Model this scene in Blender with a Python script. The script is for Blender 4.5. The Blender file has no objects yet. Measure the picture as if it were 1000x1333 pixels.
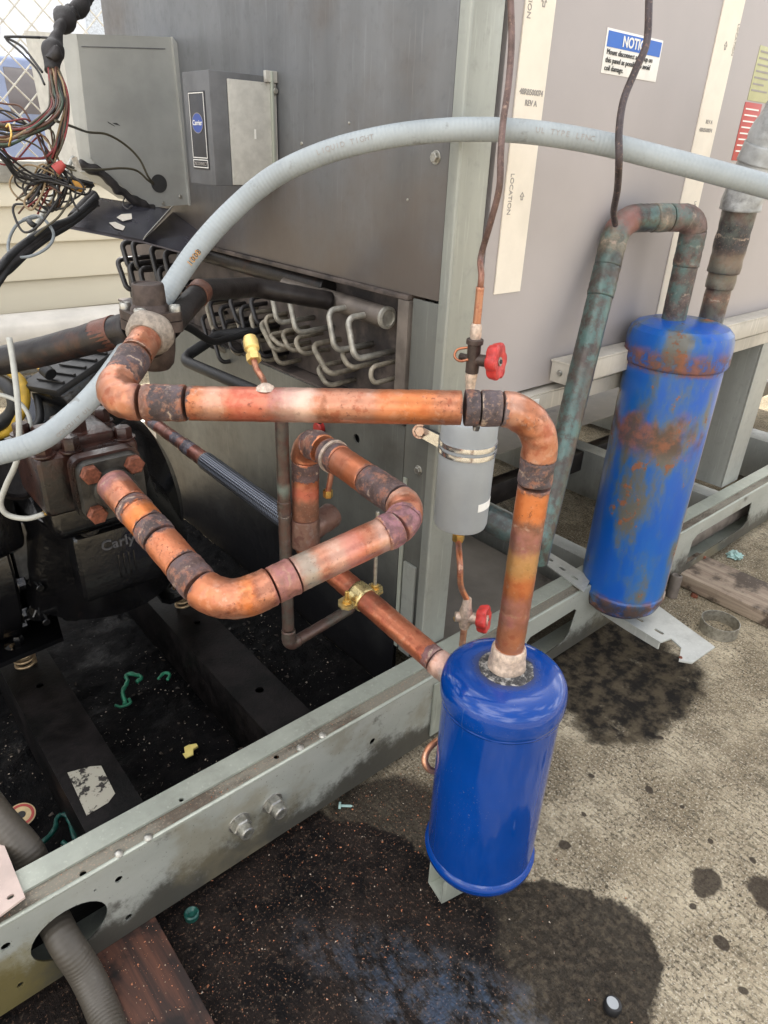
import bpy, bmesh, math, random
from mathutils import Vector, Matrix, noise as mnoise
rnd = random.Random(7)
S = bpy.context.scene
COL = S.collection
# ------------------------------------------------------------------ camera
# World axes: X runs along the unit's base rail, Y runs back along its side wall, Z up (metres).
PITCH, ROLL, YAW, FPX, CAMH = math.radians(27.6), math.radians(2.44), math.radians(41.5), 897.0, 0.975
_st, _ct = math.sin(YAW), math.cos(YAW)
def _w(x, y, z): return Vector((x * _ct + y * _st, -x * _st + y * _ct, z))
_F = _w(0, math.cos(PITCH), -math.sin(PITCH)); _U0 = _w(0, math.sin(PITCH), math.cos(PITCH)); _X0 = _w(1, 0, 0)
_R = math.cos(ROLL) * _X0 + math.sin(ROLL) * _U0
_U = -math.sin(ROLL) * _X0 + math.cos(ROLL) * _U0
CAM = Vector((0, 0, CAMH))
cd = bpy.data.cameras.new('camera'); cam = bpy.data.objects.new('camera', cd); COL.objects.link(cam)
cd.sensor_fit = 'VERTICAL'; cd.sensor_height = 36; cd.lens = 36 * FPX / 1333; cd.clip_start = .02; cd.clip_end = 500
m = Matrix((( _R.x, _U.x, -_F.x, CAM.x), (_R.y, _U.y, -_F.y, CAM.y), (_R.z, _U.z, -_F.z, CAM.z), (0, 0, 0, 1)))
cam.matrix_world = m; S.camera = cam
# ------------------------------------------------------------------ sky, sun, exposure
SUN_EL, SUN_AZ = math.radians(56), math.radians(48)      # azimuth from +Y towards +X
wd = bpy.data.worlds.new('World'); S.world = wd; wd.use_nodes = True
nt = wd.node_tree; nt.nodes.clear()
sky = nt.nodes.new('ShaderNodeTexSky'); sky.sky_type = 'NISHITA'; sky.sun_disc = False
sky.sun_elevation = SUN_EL; sky.sun_rotation = SUN_AZ; sky.dust_density = 3.0; sky.air_density = 1.0; sky.ozone_density = 1.0
hs = nt.nodes.new('ShaderNodeHueSaturation'); hs.inputs['Saturation'].default_value = .38
tc = nt.nodes.new('ShaderNodeTexCoord'); mp = nt.nodes.new('ShaderNodeMapping'); mp.inputs['Scale'].default_value = (1, 1, 2.2)
nz = nt.nodes.new('ShaderNodeTexNoise'); nz.inputs['Scale'].default_value = 2.3; nz.inputs['Detail'].default_value = 7
rp = nt.nodes.new('ShaderNodeValToRGB'); rp.color_ramp.elements[0].position = .50; rp.color_ramp.elements[1].position = .63
mx = nt.nodes.new('ShaderNodeMix'); mx.data_type = 'RGBA'; mx.inputs['B'].default_value = (14.0, 13.6, 13.1, 1)
bg = nt.nodes.new('ShaderNodeBackground'); bg.inputs['Strength'].default_value = .13
ow = nt.nodes.new('ShaderNodeOutputWorld')
L = nt.links.new
L(tc.outputs['Generated'], mp.inputs['Vector']); L(mp.outputs[0], nz.inputs['Vector']); L(nz.outputs['Fac'], rp.inputs[0])
L(sky.outputs[0], hs.inputs['Color']); L(hs.outputs[0], mx.inputs['A']); L(rp.outputs[0], mx.inputs['Factor'])
L(mx.outputs['Result'], bg.inputs[0]); L(bg.outputs[0], ow.inputs[0])
sd = bpy.data.lights.new('sun', 'SUN'); sd.energy = 4.0; sd.angle = math.radians(.6); sd.color = (1, .95, .87)
so = bpy.data.objects.new('sun', sd); COL.objects.link(so)
sv = Vector((math.sin(SUN_AZ) * math.cos(SUN_EL), math.cos(SUN_AZ) * math.cos(SUN_EL), math.sin(SUN_EL)))
so.rotation_euler = sv.to_track_quat('Z', 'Y').to_euler(); so.location = (0, 0, 4)
S.view_settings.view_transform = 'Standard'; S.view_settings.look = 'None'; S.view_settings.exposure = 1.36; S.view_settings.gamma = 1
S.view_settings.use_curve_mapping = False
S.render.engine = 'CYCLES'
# ------------------------------------------------------------------ surveying: a sight line through the photograph meets a real plane
def sight(x, y): return _F + (x - 500) / FPX * _R - (y - 666.5) / FPX * _U
def D(x, y, d): return CAM + d * sight(x, y)
def PZ(x, y, z): q = sight(x, y); return CAM + q * ((z - CAM.z) / q.z)
def PX(x, y, u): q = sight(x, y); return CAM + q * (u / q.x)
def PY(x, y, v): q = sight(x, y); return CAM + q * (v / q.y)
# ------------------------------------------------------------------ materials
class NT:
    def __init__(s, name, rough=.5, metal=0., spec=.5, coat=0.):
        s.m = bpy.data.materials.new(name); s.m.use_nodes = True
        s.t = s.m.node_tree; s.b = s.t.nodes['Principled BSDF']
        s.set('Roughness', rough); s.set('Metallic', metal); s.set('Specular IOR Level', spec); s.set('Coat Weight', coat)
        s.tc = s.t.nodes.new('ShaderNodeTexCoord'); s.pos = s.tc.outputs['Object']
    def set(s, k, v):
        i = s.b.inputs[k]
        if hasattr(v, 'is_linked') or isinstance(v, bpy.types.NodeSocket): s.t.links.new(v, i)
        elif isinstance(v, tuple) and len(v) == 3: i.default_value = (*v, 1)
        else: i.default_value = v
    def put(s, sock, v):
        if isinstance(v, bpy.types.NodeSocket): s.t.links.new(v, sock)
        elif isinstance(v, tuple) and len(v) == 3 and len(sock.default_value) == 4: sock.default_value = (*v, 1)
        else: sock.default_value = v
    def world(s):
        g = s.t.nodes.new('ShaderNodeNewGeometry'); s.pos = g.outputs['Position']; return s
    def noise(s, scale, detail=4, rough=.55, stretch=None, dist=0., vec=None):
        n = s.t.nodes.new('ShaderNodeTexNoise'); n.inputs['Scale'].default_value = scale; n.inputs['Detail'].default_value = detail
        n.inputs['Roughness'].default_value = rough; n.inputs['Distortion'].default_value = dist
        v = vec or s.pos
        if stretch:
            mm = s.t.nodes.new('ShaderNodeMapping'); mm.inputs['Scale'].default_value = stretch; s.t.links.new(v, mm.inputs[0]); v = mm.outputs[0]
        s.t.links.new(v, n.inputs['Vector']); return n.outputs['Fac']
    def vor(s, scale, vec=None):
        n = s.t.nodes.new('ShaderNodeTexVoronoi'); n.inputs['Scale'].default_value = scale; s.t.links.new(vec or s.pos, n.inputs['Vector']); return n.outputs['Distance']
    def ramp(s, f, a, b):                       # smooth 0..1 between a and b
        n = s.t.nodes.new('ShaderNodeMapRange'); n.interpolation_type = 'SMOOTHSTEP'
        n.inputs['From Min'].default_value = a; n.inputs['From Max'].default_value = b
        if a > b:
            n.inputs['From Min'].default_value = b; n.inputs['From Max'].default_value = a; n.inputs['To Min'].default_value = 1; n.inputs['To Max'].default_value = 0
        s.put(n.inputs['Value'], f); return n.outputs['Result']
    def math(s, op, a, b=0., c=0.):
        n = s.t.nodes.new('ShaderNodeMath'); n.operation = op; s.put(n.inputs[0], a); s.put(n.inputs[1], b); s.put(n.inputs[2], c); return n.outputs[0]
    def mix(s, f, a, b, mode='MIX'):
        n = s.t.nodes.new('ShaderNodeMix'); n.data_type = 'RGBA'; n.blend_type = mode
        s.put(n.inputs['Factor'], f); s.put(n.inputs['A'], a); s.put(n.inputs['B'], b); return n.outputs['Result']
    def xyz(s, v=None):
        n = s.t.nodes.new('ShaderNodeSeparateXYZ'); s.t.links.new(v or s.pos, n.inputs[0]); return n.outputs
    def attr(s, name):
        n = s.t.nodes.new('ShaderNodeAttribute'); n.attribute_name = name; return n.outputs['Fac']
    def bump(s, h, dist=.001, strength=.5):
        n = s.t.nodes.new('ShaderNodeBump'); n.inputs['Distance'].default_value = dist; n.inputs['Strength'].default_value = strength
        s.put(n.inputs['Height'], h); s.t.links.new(n.outputs[0], s.b.inputs['Normal'])
    def blob(s, c, r, ang=0., amp=.35, sc=9., soft=.12):   # a stain: noise-edged ellipse on the XY plane
        x, y, z = s.xyz()
        dx = s.math('SUBTRACT', x, c[0]); dy = s.math('SUBTRACT', y, c[1]); ca, sa = math.cos(ang), math.sin(ang)
        a = s.math('DIVIDE', s.math('ADD', s.math('MULTIPLY', dx, ca), s.math('MULTIPLY', dy, sa)), r[0])
        b = s.math('DIVIDE', s.math('ADD', s.math('MULTIPLY', dx, -sa), s.math('MULTIPLY', dy, ca)), r[1])
        d = s.math('SQRT', s.math('ADD', s.math('MULTIPLY', a, a), s.math('MULTIPLY', b, b)))
        d = s.math('ADD', d, s.math('MULTIPLY', s.math('SUBTRACT', s.noise(sc, 5, .6), .5), amp * 2))
        return s.ramp(d, 1 + soft, 1 - soft)

def plain(name, col, rough=.5, metal=0., vary=.25, scale=30, bump=.0, dirt=None, dirtcol=(.05, .045, .04), coat=0., stretch=None):
    n = NT(name, rough, metal, coat=coat)
    f = n.noise(scale, 6, .6, stretch)
    c = n.mix(n.ramp(f, .3, .7), tuple(k * (1 - vary) for k in col), tuple(min(1, k * (1 + vary * .7)) for k in col))
    if dirt:
        g = n.ramp(n.noise(scale * .35, 8, .68), .62 - dirt * .3, .72 - dirt * .2)
        c = n.mix(g, c, dirtcol)
    n.set('Base Color', c)
    n.set('Roughness', n.math('ADD', n.math('MULTIPLY', f, .25), rough - .12))
    if bump: n.bump(n.noise(scale * 6, 5, .6), .001, bump)
    return n.m

def galv(name, col, dirt=.3, dirtcol=(.06, .05, .04), metal=.35, rough=.45, zdark=None, stretch=(1, 1, .15), ztint=None):
    n = NT(name, rough, metal).world()
    f = n.noise(7, 6, .6, stretch); g = n.noise(45, 6, .65); h = n.noise(2.6, 7, .62)
    c = n.mix(n.ramp(f, .3, .7), tuple(k * .8 for k in col), tuple(k * 1.12 for k in col))
    c = n.mix(n.math('MULTIPLY', n.ramp(g, .5, .78), .35), c, tuple(k * .55 for k in col))
    c = n.mix(n.math('MULTIPLY', n.ramp(h, .58 - dirt * .25, .75), .8), c, dirtcol)
    c = n.mix(n.math('MULTIPLY', n.ramp(n.noise(160, 3, .6, (1, 1, .06)), .58, .70), .3), c, tuple(min(1, k * 1.5) for k in col))
    if ztint:                                             # road dust washed down the sheet
        x, y, z = n.xyz(); zz = n.math('ADD', z, n.math('MULTIPLY', n.math('SUBTRACT', n.noise(5, 6, .6), .5), .5))
        c = n.mix(n.math('MULTIPLY', n.ramp(zz, ztint[1], ztint[0]), .8), c, ztint[2])
    if zdark:                                             # oil splashed up from the pan, a ragged tide line
        x, y, z = n.xyz()
        zz = n.math('ADD', z, n.math('MULTIPLY', n.math('SUBTRACT', n.noise(6, 6, .6), .5), .35))
        c = n.mix(n.ramp(zz, zdark[1], zdark[0]), c, (.012, .012, .014))
    n.set('Base Color', c)
    n.set('Roughness', n.math('ADD', n.math('MULTIPLY', g, .3), rough - .15))
    n.bump(n.noise(90, 5, .6), .0006, .35)
    return n.m

def copper(name, bands=(), patina=None, base=((.41, .150, .070), (.47, .220, .140)), speck=.6, metal=.75):
    """bands: (s0, s1, colour, strength, matt) measured along the pipe in metres"""
    n = NT(name, .34, metal)
    s = n.attr('s')
    big = n.noise(14, 5, .6); med = n.noise(55, 6, .65); fine = n.noise(260, 5, .7)
    c = n.mix(n.ramp(big, .35, .65), base[0], base[1])
    c = n.mix(n.math('MULTIPLY', n.ramp(med, .52, .64), .65), c, (base[0][0] * .78, base[0][1] * .56, base[0][2] * .6))
    c = n.mix(n.math('MULTIPLY', n.ramp(med, .46, .34), .6), c, tuple(min(.75, q * k) for q, k in zip(base[1], (1.1, 1.45, 1.7))))
    c = n.mix(n.math('MULTIPLY', n.ramp(n.noise(26, 7, .7), .55, .66), .55), c, tuple(q * .40 for q in base[0]))
    matt = None
    sr = n.math('ADD', s, n.math('MULTIPLY', n.math('SUBTRACT', n.noise(170, 5, .65), .5), .012))
    sr = n.math('ADD', sr, n.math('MULTIPLY', n.math('SUBTRACT', n.noise(45, 4, .6), .5), .022))
    wear = n.ramp(n.noise(48, 7, .72), .37, .50)
    for (a, b, col, k, mt) in bands:
        w = .0010 if k > .85 else .0085
        f = n.math('MULTIPLY', n.ramp(sr, a - w, a + w), n.ramp(sr, b + w, b - w))
        f = n.math('MULTIPLY', f, k)
        if k > .85: f = n.math('MULTIPLY', f, n.math('ADD', .45, n.math('MULTIPLY', wear, .55)))
        cc = col
        if sum(col) < .5:
            cc = n.mix(n.ramp(med, .35, .68), tuple(q * .6 for q in col), tuple(q * 1.9 for q in col))
            cc = n.mix(n.math('MULTIPLY', n.ramp(fine, .54, .66), .6), cc, (.28, .18, .13))
            cc = n.mix(n.math('MULTIPLY', n.ramp(n.math('ABSOLUTE', n.math('SUBTRACT', sr, (a + b) / 2)), .0022, .0008), n.ramp(med, .45, .6)), cc, (.40, .31, .24))
        c = n.mix(f, c, cc)
        if mt:
            fm = n.math('MULTIPLY', f, mt)
            matt = fm if matt is None else n.math('MAXIMUM', matt, fm)
    sp = n.math('MULTIPLY', n.ramp(fine, .57, .66), n.ramp(n.noise(19, 4), .50, .62))
    c = n.mix(n.math('MULTIPLY', sp, speck), c, (.05, .02, .02))
    if patina:
        pf = n.math('MULTIPLY', n.ramp(n.noise(38, 7, .7), .42, .60), n.ramp(n.noise(9, 3), .3, .55))
        c = n.mix(n.math('MULTIPLY', pf, patina[1]), c, patina[0])
    n.set('Base Color', c)
    if matt is None: matt = 0.
    n.set('Roughness', n.math('ADD', n.math('ADD', n.math('MULTIPLY', med, .3), .2), n.math('MULTIPLY', matt, .3)))
    n.set('Metallic', n.math('SUBTRACT', metal, n.math('MULTIPLY', matt, metal * .85)))
    n.bump(n.math('ADD', n.math('MULTIPLY', fine, n.math('ADD', .35, n.math('MULTIPLY', matt, 1.6))), n.math('MULTIPLY', sp, .4)), .0009, .6)
    return n.m
K = (.055, .045, .050); SV = (.30, .29, .27); RD = (.62, .12, .09); PW = (.74, .55, .46); OR = (.80, .24, .05)
YL = (.60, .42, .14); VI = (.20, .10, .12); TL = (.25, .36, .32); BR = (.12, .055, .035)

M = {}
M['galv'] = galv('galvanised_rail', (.40, .425, .365), .30)
M['galv_post'] = galv('galvanised_post', (.33, .345, .315), .12, (.25, .18, .08))
M['galv_dark'] = galv('dark_side_panel_paint', (.168, .176, .188), .32, (.115, .092, .075), metal=.35, rough=.40, stretch=(1, 1.2, .16), ztint=(.78, 1.02, (.150, .122, .102)))
M['lower_panel'] = galv('grey_oily_lower_panel', (.165, .17, .155), .45, (.055, .045, .036), metal=.3, rough=.42, zdark=(.12, .50))
n = NT('rail_face_grimy_zinc', .45, .3).world()
x, y, z = n.xyz(); f = n.noise(7, 6, .6, (.4, 1, 1)); g = n.noise(40, 7, .7); h = n.noise(12, 8, .72)
c = n.mix(n.ramp(f, .3, .7), (.325, .342, .308), (.435, .45, .41))
zz = n.math('ADD', z, n.math('MULTIPLY', n.math('SUBTRACT', h, .5), .20))
c = n.mix(n.math('MULTIPLY', n.ramp(zz, .105, .060), .92), c, (.055, .05, .04))
c = n.mix(n.math('MULTIPLY', n.ramp(n.noise(13, 7, .66), .60, .70), .75), c, (.06, .055, .045))
c = n.mix(n.math('MULTIPLY', n.ramp(n.noise(5, 5, .6), .54, .66), .55), c, (.22, .19, .12))
xx = n.math('ADD', x, n.math('MULTIPLY', n.math('SUBTRACT', h, .5), .15)); c = n.mix(n.math('MULTIPLY', n.math('MULTIPLY', n.ramp(xx, .06, -.02), n.ramp(zz, .15, .10)), .7), c, (.20, .16, .05))
c = n.mix(n.math('MULTIPLY', n.ramp(n.noise(190, 3), .66, .70), .6), c, (.10, .09, .075))
n.set('Base Color', c); n.set('Roughness', n.math('ADD', .3, n.math('MULTIPLY', g, .35))); n.bump(n.noise(90, 5, .6), .0006, .4); M['rail_face'] = n.m
n = NT('rail_top_dusty_gutter', .7, .1).world()
c = n.mix(n.ramp(n.noise(25, 7, .7, (.25, 1, 1)), .36, .56), (.085, .072, .055), (.21, .195, .155)); c = n.mix(n.ramp(n.noise(260, 3, .7), .55, .62), c, (.30, .24, .18)); c = n.mix(n.ramp(n.noise(6, 5), .56, .66), c, (.095, .070, .050))
n.set('Base Color', c); n.bump(n.noise(200, 4, .7), .0012, .6); M['gutter'] = n.m
n = NT('scraped_bare_patch', .5, .3).world()
c = n.mix(n.ramp(n.noise(70, 6, .7), .50, .56), (.40, .38, .31), (.03, .026, .024)); n.set('Base Color', c); M['patch'] = n.m
M['cream_rail'] = galv('dusty_cream_channel', (.50, .47, .41), .25, (.22, .17, .12), metal=.1, rough=.6)
M['leg_grey'] = galv('grey_painted_leg', (.30, .31, .29), .1, metal=.15)
M['lavender'] = plain('mauve_grey_panel_paint', (.395, .368, .368), .48, .1, .06, 3.5, .08)
M['strip'] = plain('cream_foam_strip', (.80, .74, .64), .75, 0, .05, 20, .1)
M['black'] = plain('black_oily_paint', (.0035, .0035, .004), .22, .0, .4, 16, .9, coat=.22)
M['castlet'] = plain('worn_cast_letters', (.085, .085, .09), .3, .2, .3, 90)
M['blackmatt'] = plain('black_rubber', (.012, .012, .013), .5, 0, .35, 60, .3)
M['zincplate'] = galv('bright_zinc_plate', (.50, .51, .48), .15)
M['beam'] = plain('dark_oily_steel', (.0075, .006, .006), .5, .0, .6, 30, .7, .5, (.002, .002, .002))
M['steel'] = plain('dull_zinc', (.42, .41, .37), .36, .8, .3, 120, .2)
M['steelbright'] = plain('bright_steel', (.70, .70, .70), .2, .95, .12, 60)
M['rustbolt'] = plain('rusty_bolt', (.20, .065, .035), .6, .3, .5, 200, .5)
M['brass'] = plain('brass', (.70, .46, .14), .32, .85, .25, 120, .2)
M['yellowbrass'] = plain('yellow_brass_cap', (.78, .56, .20), .38, .6, .15, 150, .15)
M['yzinc'] = plain('yellow_zinc_plate', (.62, .50, .24), .28, .85, .3, 60, .1)
M['red'] = plain('faded_red_handle', (.50, .035, .030), .42, 0, .3, 90, .25)
M['blue'] = plain('cobalt_blue_enamel', (.0006, .042, .235), .09, 0, .05, 9, coat=.1)
n = NT('cobalt_enamel_with_dust', .1, coat=.1)
x, y, z = n.xyz(); rad = n.math('SQRT', n.math('ADD', n.math('MULTIPLY', x, x), n.math('MULTIPLY', y, y)))
f = n.noise(9, 5, .6); d1 = n.noise(420, 2, .5); d2 = n.noise(5, 4, .6); sc_ = n.noise(70, 5, .7, (1, 1, .05))
c = n.mix(n.ramp(f, .3, .7), (.0006, .039, .225), (.0008, .046, .262))
c = n.mix(n.math('MULTIPLY', n.math('MULTIPLY', n.ramp(d1, .68, .73), n.ramp(d2, .42, .62)), .55), c, (.25, .27, .30))
c = n.mix(n.math('MULTIPLY', n.ramp(sc_, .66, .72), .22), c, (.10, .16, .30))
ht = n.math('MULTIPLY', n.ramp(n.math('ADD', rad, n.math('MULTIPLY', n.noise(60, 6, .7), .020)), .058, .040), n.ramp(z, .34, .352))
c = n.mix(n.math('MULTIPLY', ht, .85), c, (.03, .028, .030))
dz = n.math('MULTIPLY', n.ramp(n.math('ADD', z, n.math('MULTIPLY', n.noise(30, 6, .7), .03)), .050, .015), .35); c = n.mix(dz, c, (.05, .05, .05))
n.set('Base Color', c); n.set('Roughness', n.math('ADD', n.math('ADD', .07, n.math('MULTIPLY', n.ramp(d2, .35, .7), .14)), n.math('MULTIPLY', ht, .5))); n.bump(n.math('ADD', n.noise(38, 3), n.math('MULTIPLY', n.noise(300, 3), .12)), .0010, .12)
M['blue'] = n.m
M['brown_valve'] = plain('dark_bronze_valve', (.070, .050, .042), .48, .4, .4, 70, .5)
M['rust_head'] = plain('rust_brown_cast_head', (.036, .013, .009), .30, .0, .6, 30, .7, .5, (.006, .005, .005), coat=.12)
M['greyflange'] = plain('greasy_cast_flange', (.045, .042, .036), .42, .3, .5, 60, .6)
M['drier'] = plain('grey_drier_paint', (.30, .32, .33), .45, .05, .08, 18, .12, .06)
M['white'] = plain('white_label', (.78, .77, .73), .55, 0, .06, 60)
M['cover'] = plain('worn_pale_cover', (.50, .49, .45), .5, .1, .12, 60, .15, .10, (.26, .23, .19))
M['boxgrey'] = plain('grey_enclosure_paint', (.37, .375, .355), .42, .2, .14, 9, .1, .05, (.19, .17, .14))
M['boxdark'] = plain('charcoal_switch_box', (.125, .128, .135), .5, .1, .2, 25, .15, .1, (.18, .165, .15))
M['tray'] = plain('oily_sheet_tray', (.13, .13, .165), .24, .7, .3, 12, .15)
M['ink'] = plain('black_ink', (.03, .03, .03), .6, 0, .1)
M['inkgrey'] = plain('faded_grey_ink', (.30, .28, .26), .6, 0, .1)
M['noticeblue'] = plain('notice_blue', (.025, .13, .50), .5, 0, .06)
M['logoblue'] = plain('logo_blue', (.04, .08, .32), .4, 0, .06)
M['stickerblack'] = plain('sticker_black', (.035, .035, .042), .35, 0, .2)
M['stickerred'] = plain('sticker_red', (.45, .07, .06), .5, 0, .1)
M['stickeryellow'] = plain('sticker_yellow', (.46, .46, .26), .5, 0, .1)
M['orangeprint'] = plain('orange_print', (.62, .30, .05), .5, 0, .2)
M['ubend'] = plain('dusty_return_bend', (.31, .275, .215), .6, .25, .35, 80, .4)
M['ubendgrey'] = plain('grey_return_bend', (.40, .385, .34), .42, .45, .3, 80, .3)
M['ubenddark'] = plain('dark_return_bend', (.035, .033, .034), .34, .2, .4, 80, .3)
M['tubesheet'] = plain('dusty_tube_sheet', (.10, .080, .070), .6, .15, .45, 20, .4, .4, (.03, .025, .025))
M['header'] = plain('dusty_header_pipe', (.17, .145, .125), .5, .3, .3, 25, .3)
M['darkpipe'] = plain('sooty_dark_pipe', (.022, .018, .017), .40, .2, .5, 30, .5, .2, (.06, .028, .018))
M['siding'] = plain('cream_siding_vinyl', (.52, .475, .37), .5, 0, .05, 3, .05, stretch=(.2, 1, 1))
M['capgrey'] = plain('weathered_cap', (.24, .23, .20), .7, 0, .35, 6)
M['whitepipe'] = plain('white_plastic_duct', (.43, .41, .375), .6, 0, .12, 8)
M['fence'] = plain('fence_wire', (.62, .61, .57), .5, .3, .2, 50)
M['farblue'] = plain('far_van_blue', (.22, .27, .42), .4, 0, .1, 4)
M['farglass'] = plain('far_van_glass', (.13, .12, .13), .1, 0, .1, 4)
M['fargrey'] = plain('far_pale_cladding', (.72, .76, .82), .6, 0, .05, 2)
M['yellow'] = plain('yellow_rubber', (.48, .30, .03), .5, 0, .25, 70, .2)
M['yellowtag'] = plain('pale_yellow_plastic', (.82, .68, .22), .45, 0, .1, 60)
M['green'] = plain('green_plastic', (.03, .22, .12), .4, 0, .3, 90)
M['greendark'] = plain('dark_green_plastic', (.01, .075, .06), .35, 0, .3, 90)
M['teal'] = plain('pale_teal_plastic', (.32, .48, .45), .4, 0, .2, 90)
M['palewire'] = plain('pale_grey_cable', (.42, .42, .38), .5, 0, .1, 90)
M['cableblue'] = plain('grey_blue_cable', (.20, .22, .23), .5, 0, .15, 90)
M['wired'] = [plain('wire_olive', (.075, .065, .040), .5, 0, .2), plain('wire_red', (.20, .030, .030), .5, 0, .2), plain('wire_black', (.022, .020, .020), .5, 0, .2),
              plain('wire_brown', (.11, .05, .03), .5, 0, .2), plain('wire_tan', (.28, .20, .11), .5, 0, .2), plain('wire_green', (.05, .075, .05), .5, 0, .2)]
M['tape'] = plain('black_wrap_tape', (.022, .019, .019), .6, 0, .5, 60, .6)
M['capillary'] = copper('brown_capillary_tube', base=((.17, .085, .06), (.22, .12, .09)), speck=.3, metal=.5)
M['springwire'] = plain('spring_wire', (.36, .26, .15), .35, .7, .3, 90)
M['peach'] = plain('primed_pink_plate', (.52, .41, .36), .5, 0, .12, 30, .1)
M['weld'] = plain('burnt_weld', (.05, .048, .048), .75, .1, .6, 300, .8, .55, (.38, .36, .33))
M['silver_solder'] = plain('pale_brazing_sleeve', (.60, .48, .39), .45, .5, .3, 160, .6)
M['debriscopper'] = plain('copper_crumb', (.50, .20, .10), .5, .4, .4, 200)
M['debrispale'] = plain('pale_crumb', (.46, .38, .30), .7, 0, .4, 200)
M['scale'] = plain('insulation_white_wrap', (.40, .42, .43), .42, .05, .4, 14, .7, .55, (.09, .085, .08))

def mk_hose(name, col, pitch, dirt=.2):
    n = NT(name, .45)
    s = n.attr('s')
    w = n.math('SINE', n.math('MULTIPLY', s, 2 * math.pi / pitch))
    f = n.noise(30, 6, .65)
    c = n.mix(n.ramp(n.noise(12, 4), .3, .7), tuple(k * .88 for k in col), tuple(k * 1.08 for k in col))
    c = n.mix(n.math('MULTIPLY', n.ramp(f, .60, .72), dirt * 2), c, (.12, .11, .09))
    n.set('Base Color', c); n.bump(w, .0010, .16); return n.m
M['conduit'] = mk_hose('pale_blue_grey_conduit', (.31, .345, .36), .0052, .3)
M['flex'] = mk_hose('grimy_grey_flex', (.070, .060, .047), .0055, 1.2)
n = NT('braided_steel_hose', .35, .7)
s_ = n.attr('s'); t_ = n.attr('a')
w1 = n.math('SINE', n.math('ADD', n.math('MULTIPLY', s_, 700), n.math('MULTIPLY', t_, 12))); w2 = n.math('SINE', n.math('SUBTRACT', n.math('MULTIPLY', s_, 700), n.math('MULTIPLY', t_, 12)))
w3 = n.math('MULTIPLY', w1, w2); n.set('Base Color', n.mix(n.ramp(w3, -.6, .6), (.045, .05, .065), (.22, .24, .29))); n.bump(w3, .001, .5); M['braid'] = n.m

for k_ in ('beam',): M[k_].node_tree.nodes['Principled BSDF'].inputs['Specular IOR Level'].default_value = .22
# blue tank with rust, dirt runs and a bare bleached edge
n = NT('aged_blue_paint', .42)
x, y, z = n.xyz(); f1 = n.noise(11, 7, .66, (1, 1, .42)); f2 = n.noise(34, 7, .7); f3 = n.noise(6.5, 5, .6, (1, 1, .35))
c = n.mix(n.ramp(f3, .35, .62), (.002, .075, .38), (.008, .115, .38))
c = n.mix(n.math('MULTIPLY', n.ramp(f1, .44, .56), .7), c, (.060, .125, .19))
c = n.mix(n.math('MULTIPLY', n.ramp(f1, .51, .60), .85), c, (.12, .105, .065))
rb = n.math('MULTIPLY', n.ramp(z, .37, .412), n.ramp(z, .49, .455))       # rust belt under a long-gone strap
rb = n.math('MULTIPLY', rb, n.ramp(n.noise(8.5, 4, .6, (1, 1, .6)), .45, .56))
rt = n.math('MAXIMUM', n.math('MULTIPLY', n.ramp(z, .536, .546), n.ramp(z, .592, .568)), n.math('MULTIPLY', n.ramp(z, .010, .018), n.ramp(z, .075, .055)))
rt = n.math('MULTIPLY', rt, n.ramp(f2, .38, .55))
ru = n.math('MAXIMUM', n.math('MAXIMUM', rb, rt), n.ramp(n.math('MULTIPLY', f1, f2), .315, .35))
c = n.mix(n.math('MULTIPLY', ru, .9), c, n.mix(n.ramp(f2, .4, .65), (.09, .055, .035), (.24, .085, .038)))
ed = n.ramp(n.math('ADD', n.math('SUBTRACT', n.math('MULTIPLY', x, .75), n.math('MULTIPLY', y, .66)), n.math('MULTIPLY', f2, .018)), .0785, .0850)
ed = n.math('MULTIPLY', ed, n.ramp(z, .52, .50))
dk = n.math('MULTIPLY', n.math('MULTIPLY', n.ramp(z, .008, .014), n.ramp(z, .070, .050)), n.ramp(n.noise(20, 6, .7), .40, .52)); c = n.mix(n.math('MULTIPLY', dk, .8), c, (.035, .032, .032))
ws = n.math('MULTIPLY', n.ramp(n.noise(10, 5, .6, (1, 1, .12)), .50, .60), n.ramp(z, .10, .30)); c = n.mix(n.math('MULTIPLY', ws, .45), c, (.10, .15, .17))
c = n.mix(ed, c, n.mix(n.ramp(f2, .42, .6), (.38, .32, .27), (.26, .12, .07)))
n.set('Base Color', c); n.set('Roughness', n.math('ADD', .32, n.math('MULTIPLY', ru, .4))); n.bump(n.math('ADD', f2, n.math('MULTIPLY', ru, .6)), .001, .4)
M['blueold'] = n.m

# oil pan: black sludge with glossy puddles and grit
n = NT('oil_sludge', .2, 0).world()
f = n.noise(40, 8, .7); g = n.noise(9, 5, .6)
c = n.mix(n.ramp(f, .45, .72), (.0022, .0022, .0026), (.0085, .0072, .007))
c = n.mix(n.ramp(n.noise(150, 3), .68, .74), c, (.12, .11, .10))
n.set('Specular IOR Level', .10); n.set('Base Color', c); n.set('Roughness', n.math('ADD', .22, n.math('MULTIPLY', n.ramp(g, .30, .50), .5))); n.bump(n.math('ADD', f, n.math('MULTIPLY', n.noise(130, 4), .5)), .006, .55)
M['sludge'] = n.m

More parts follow.
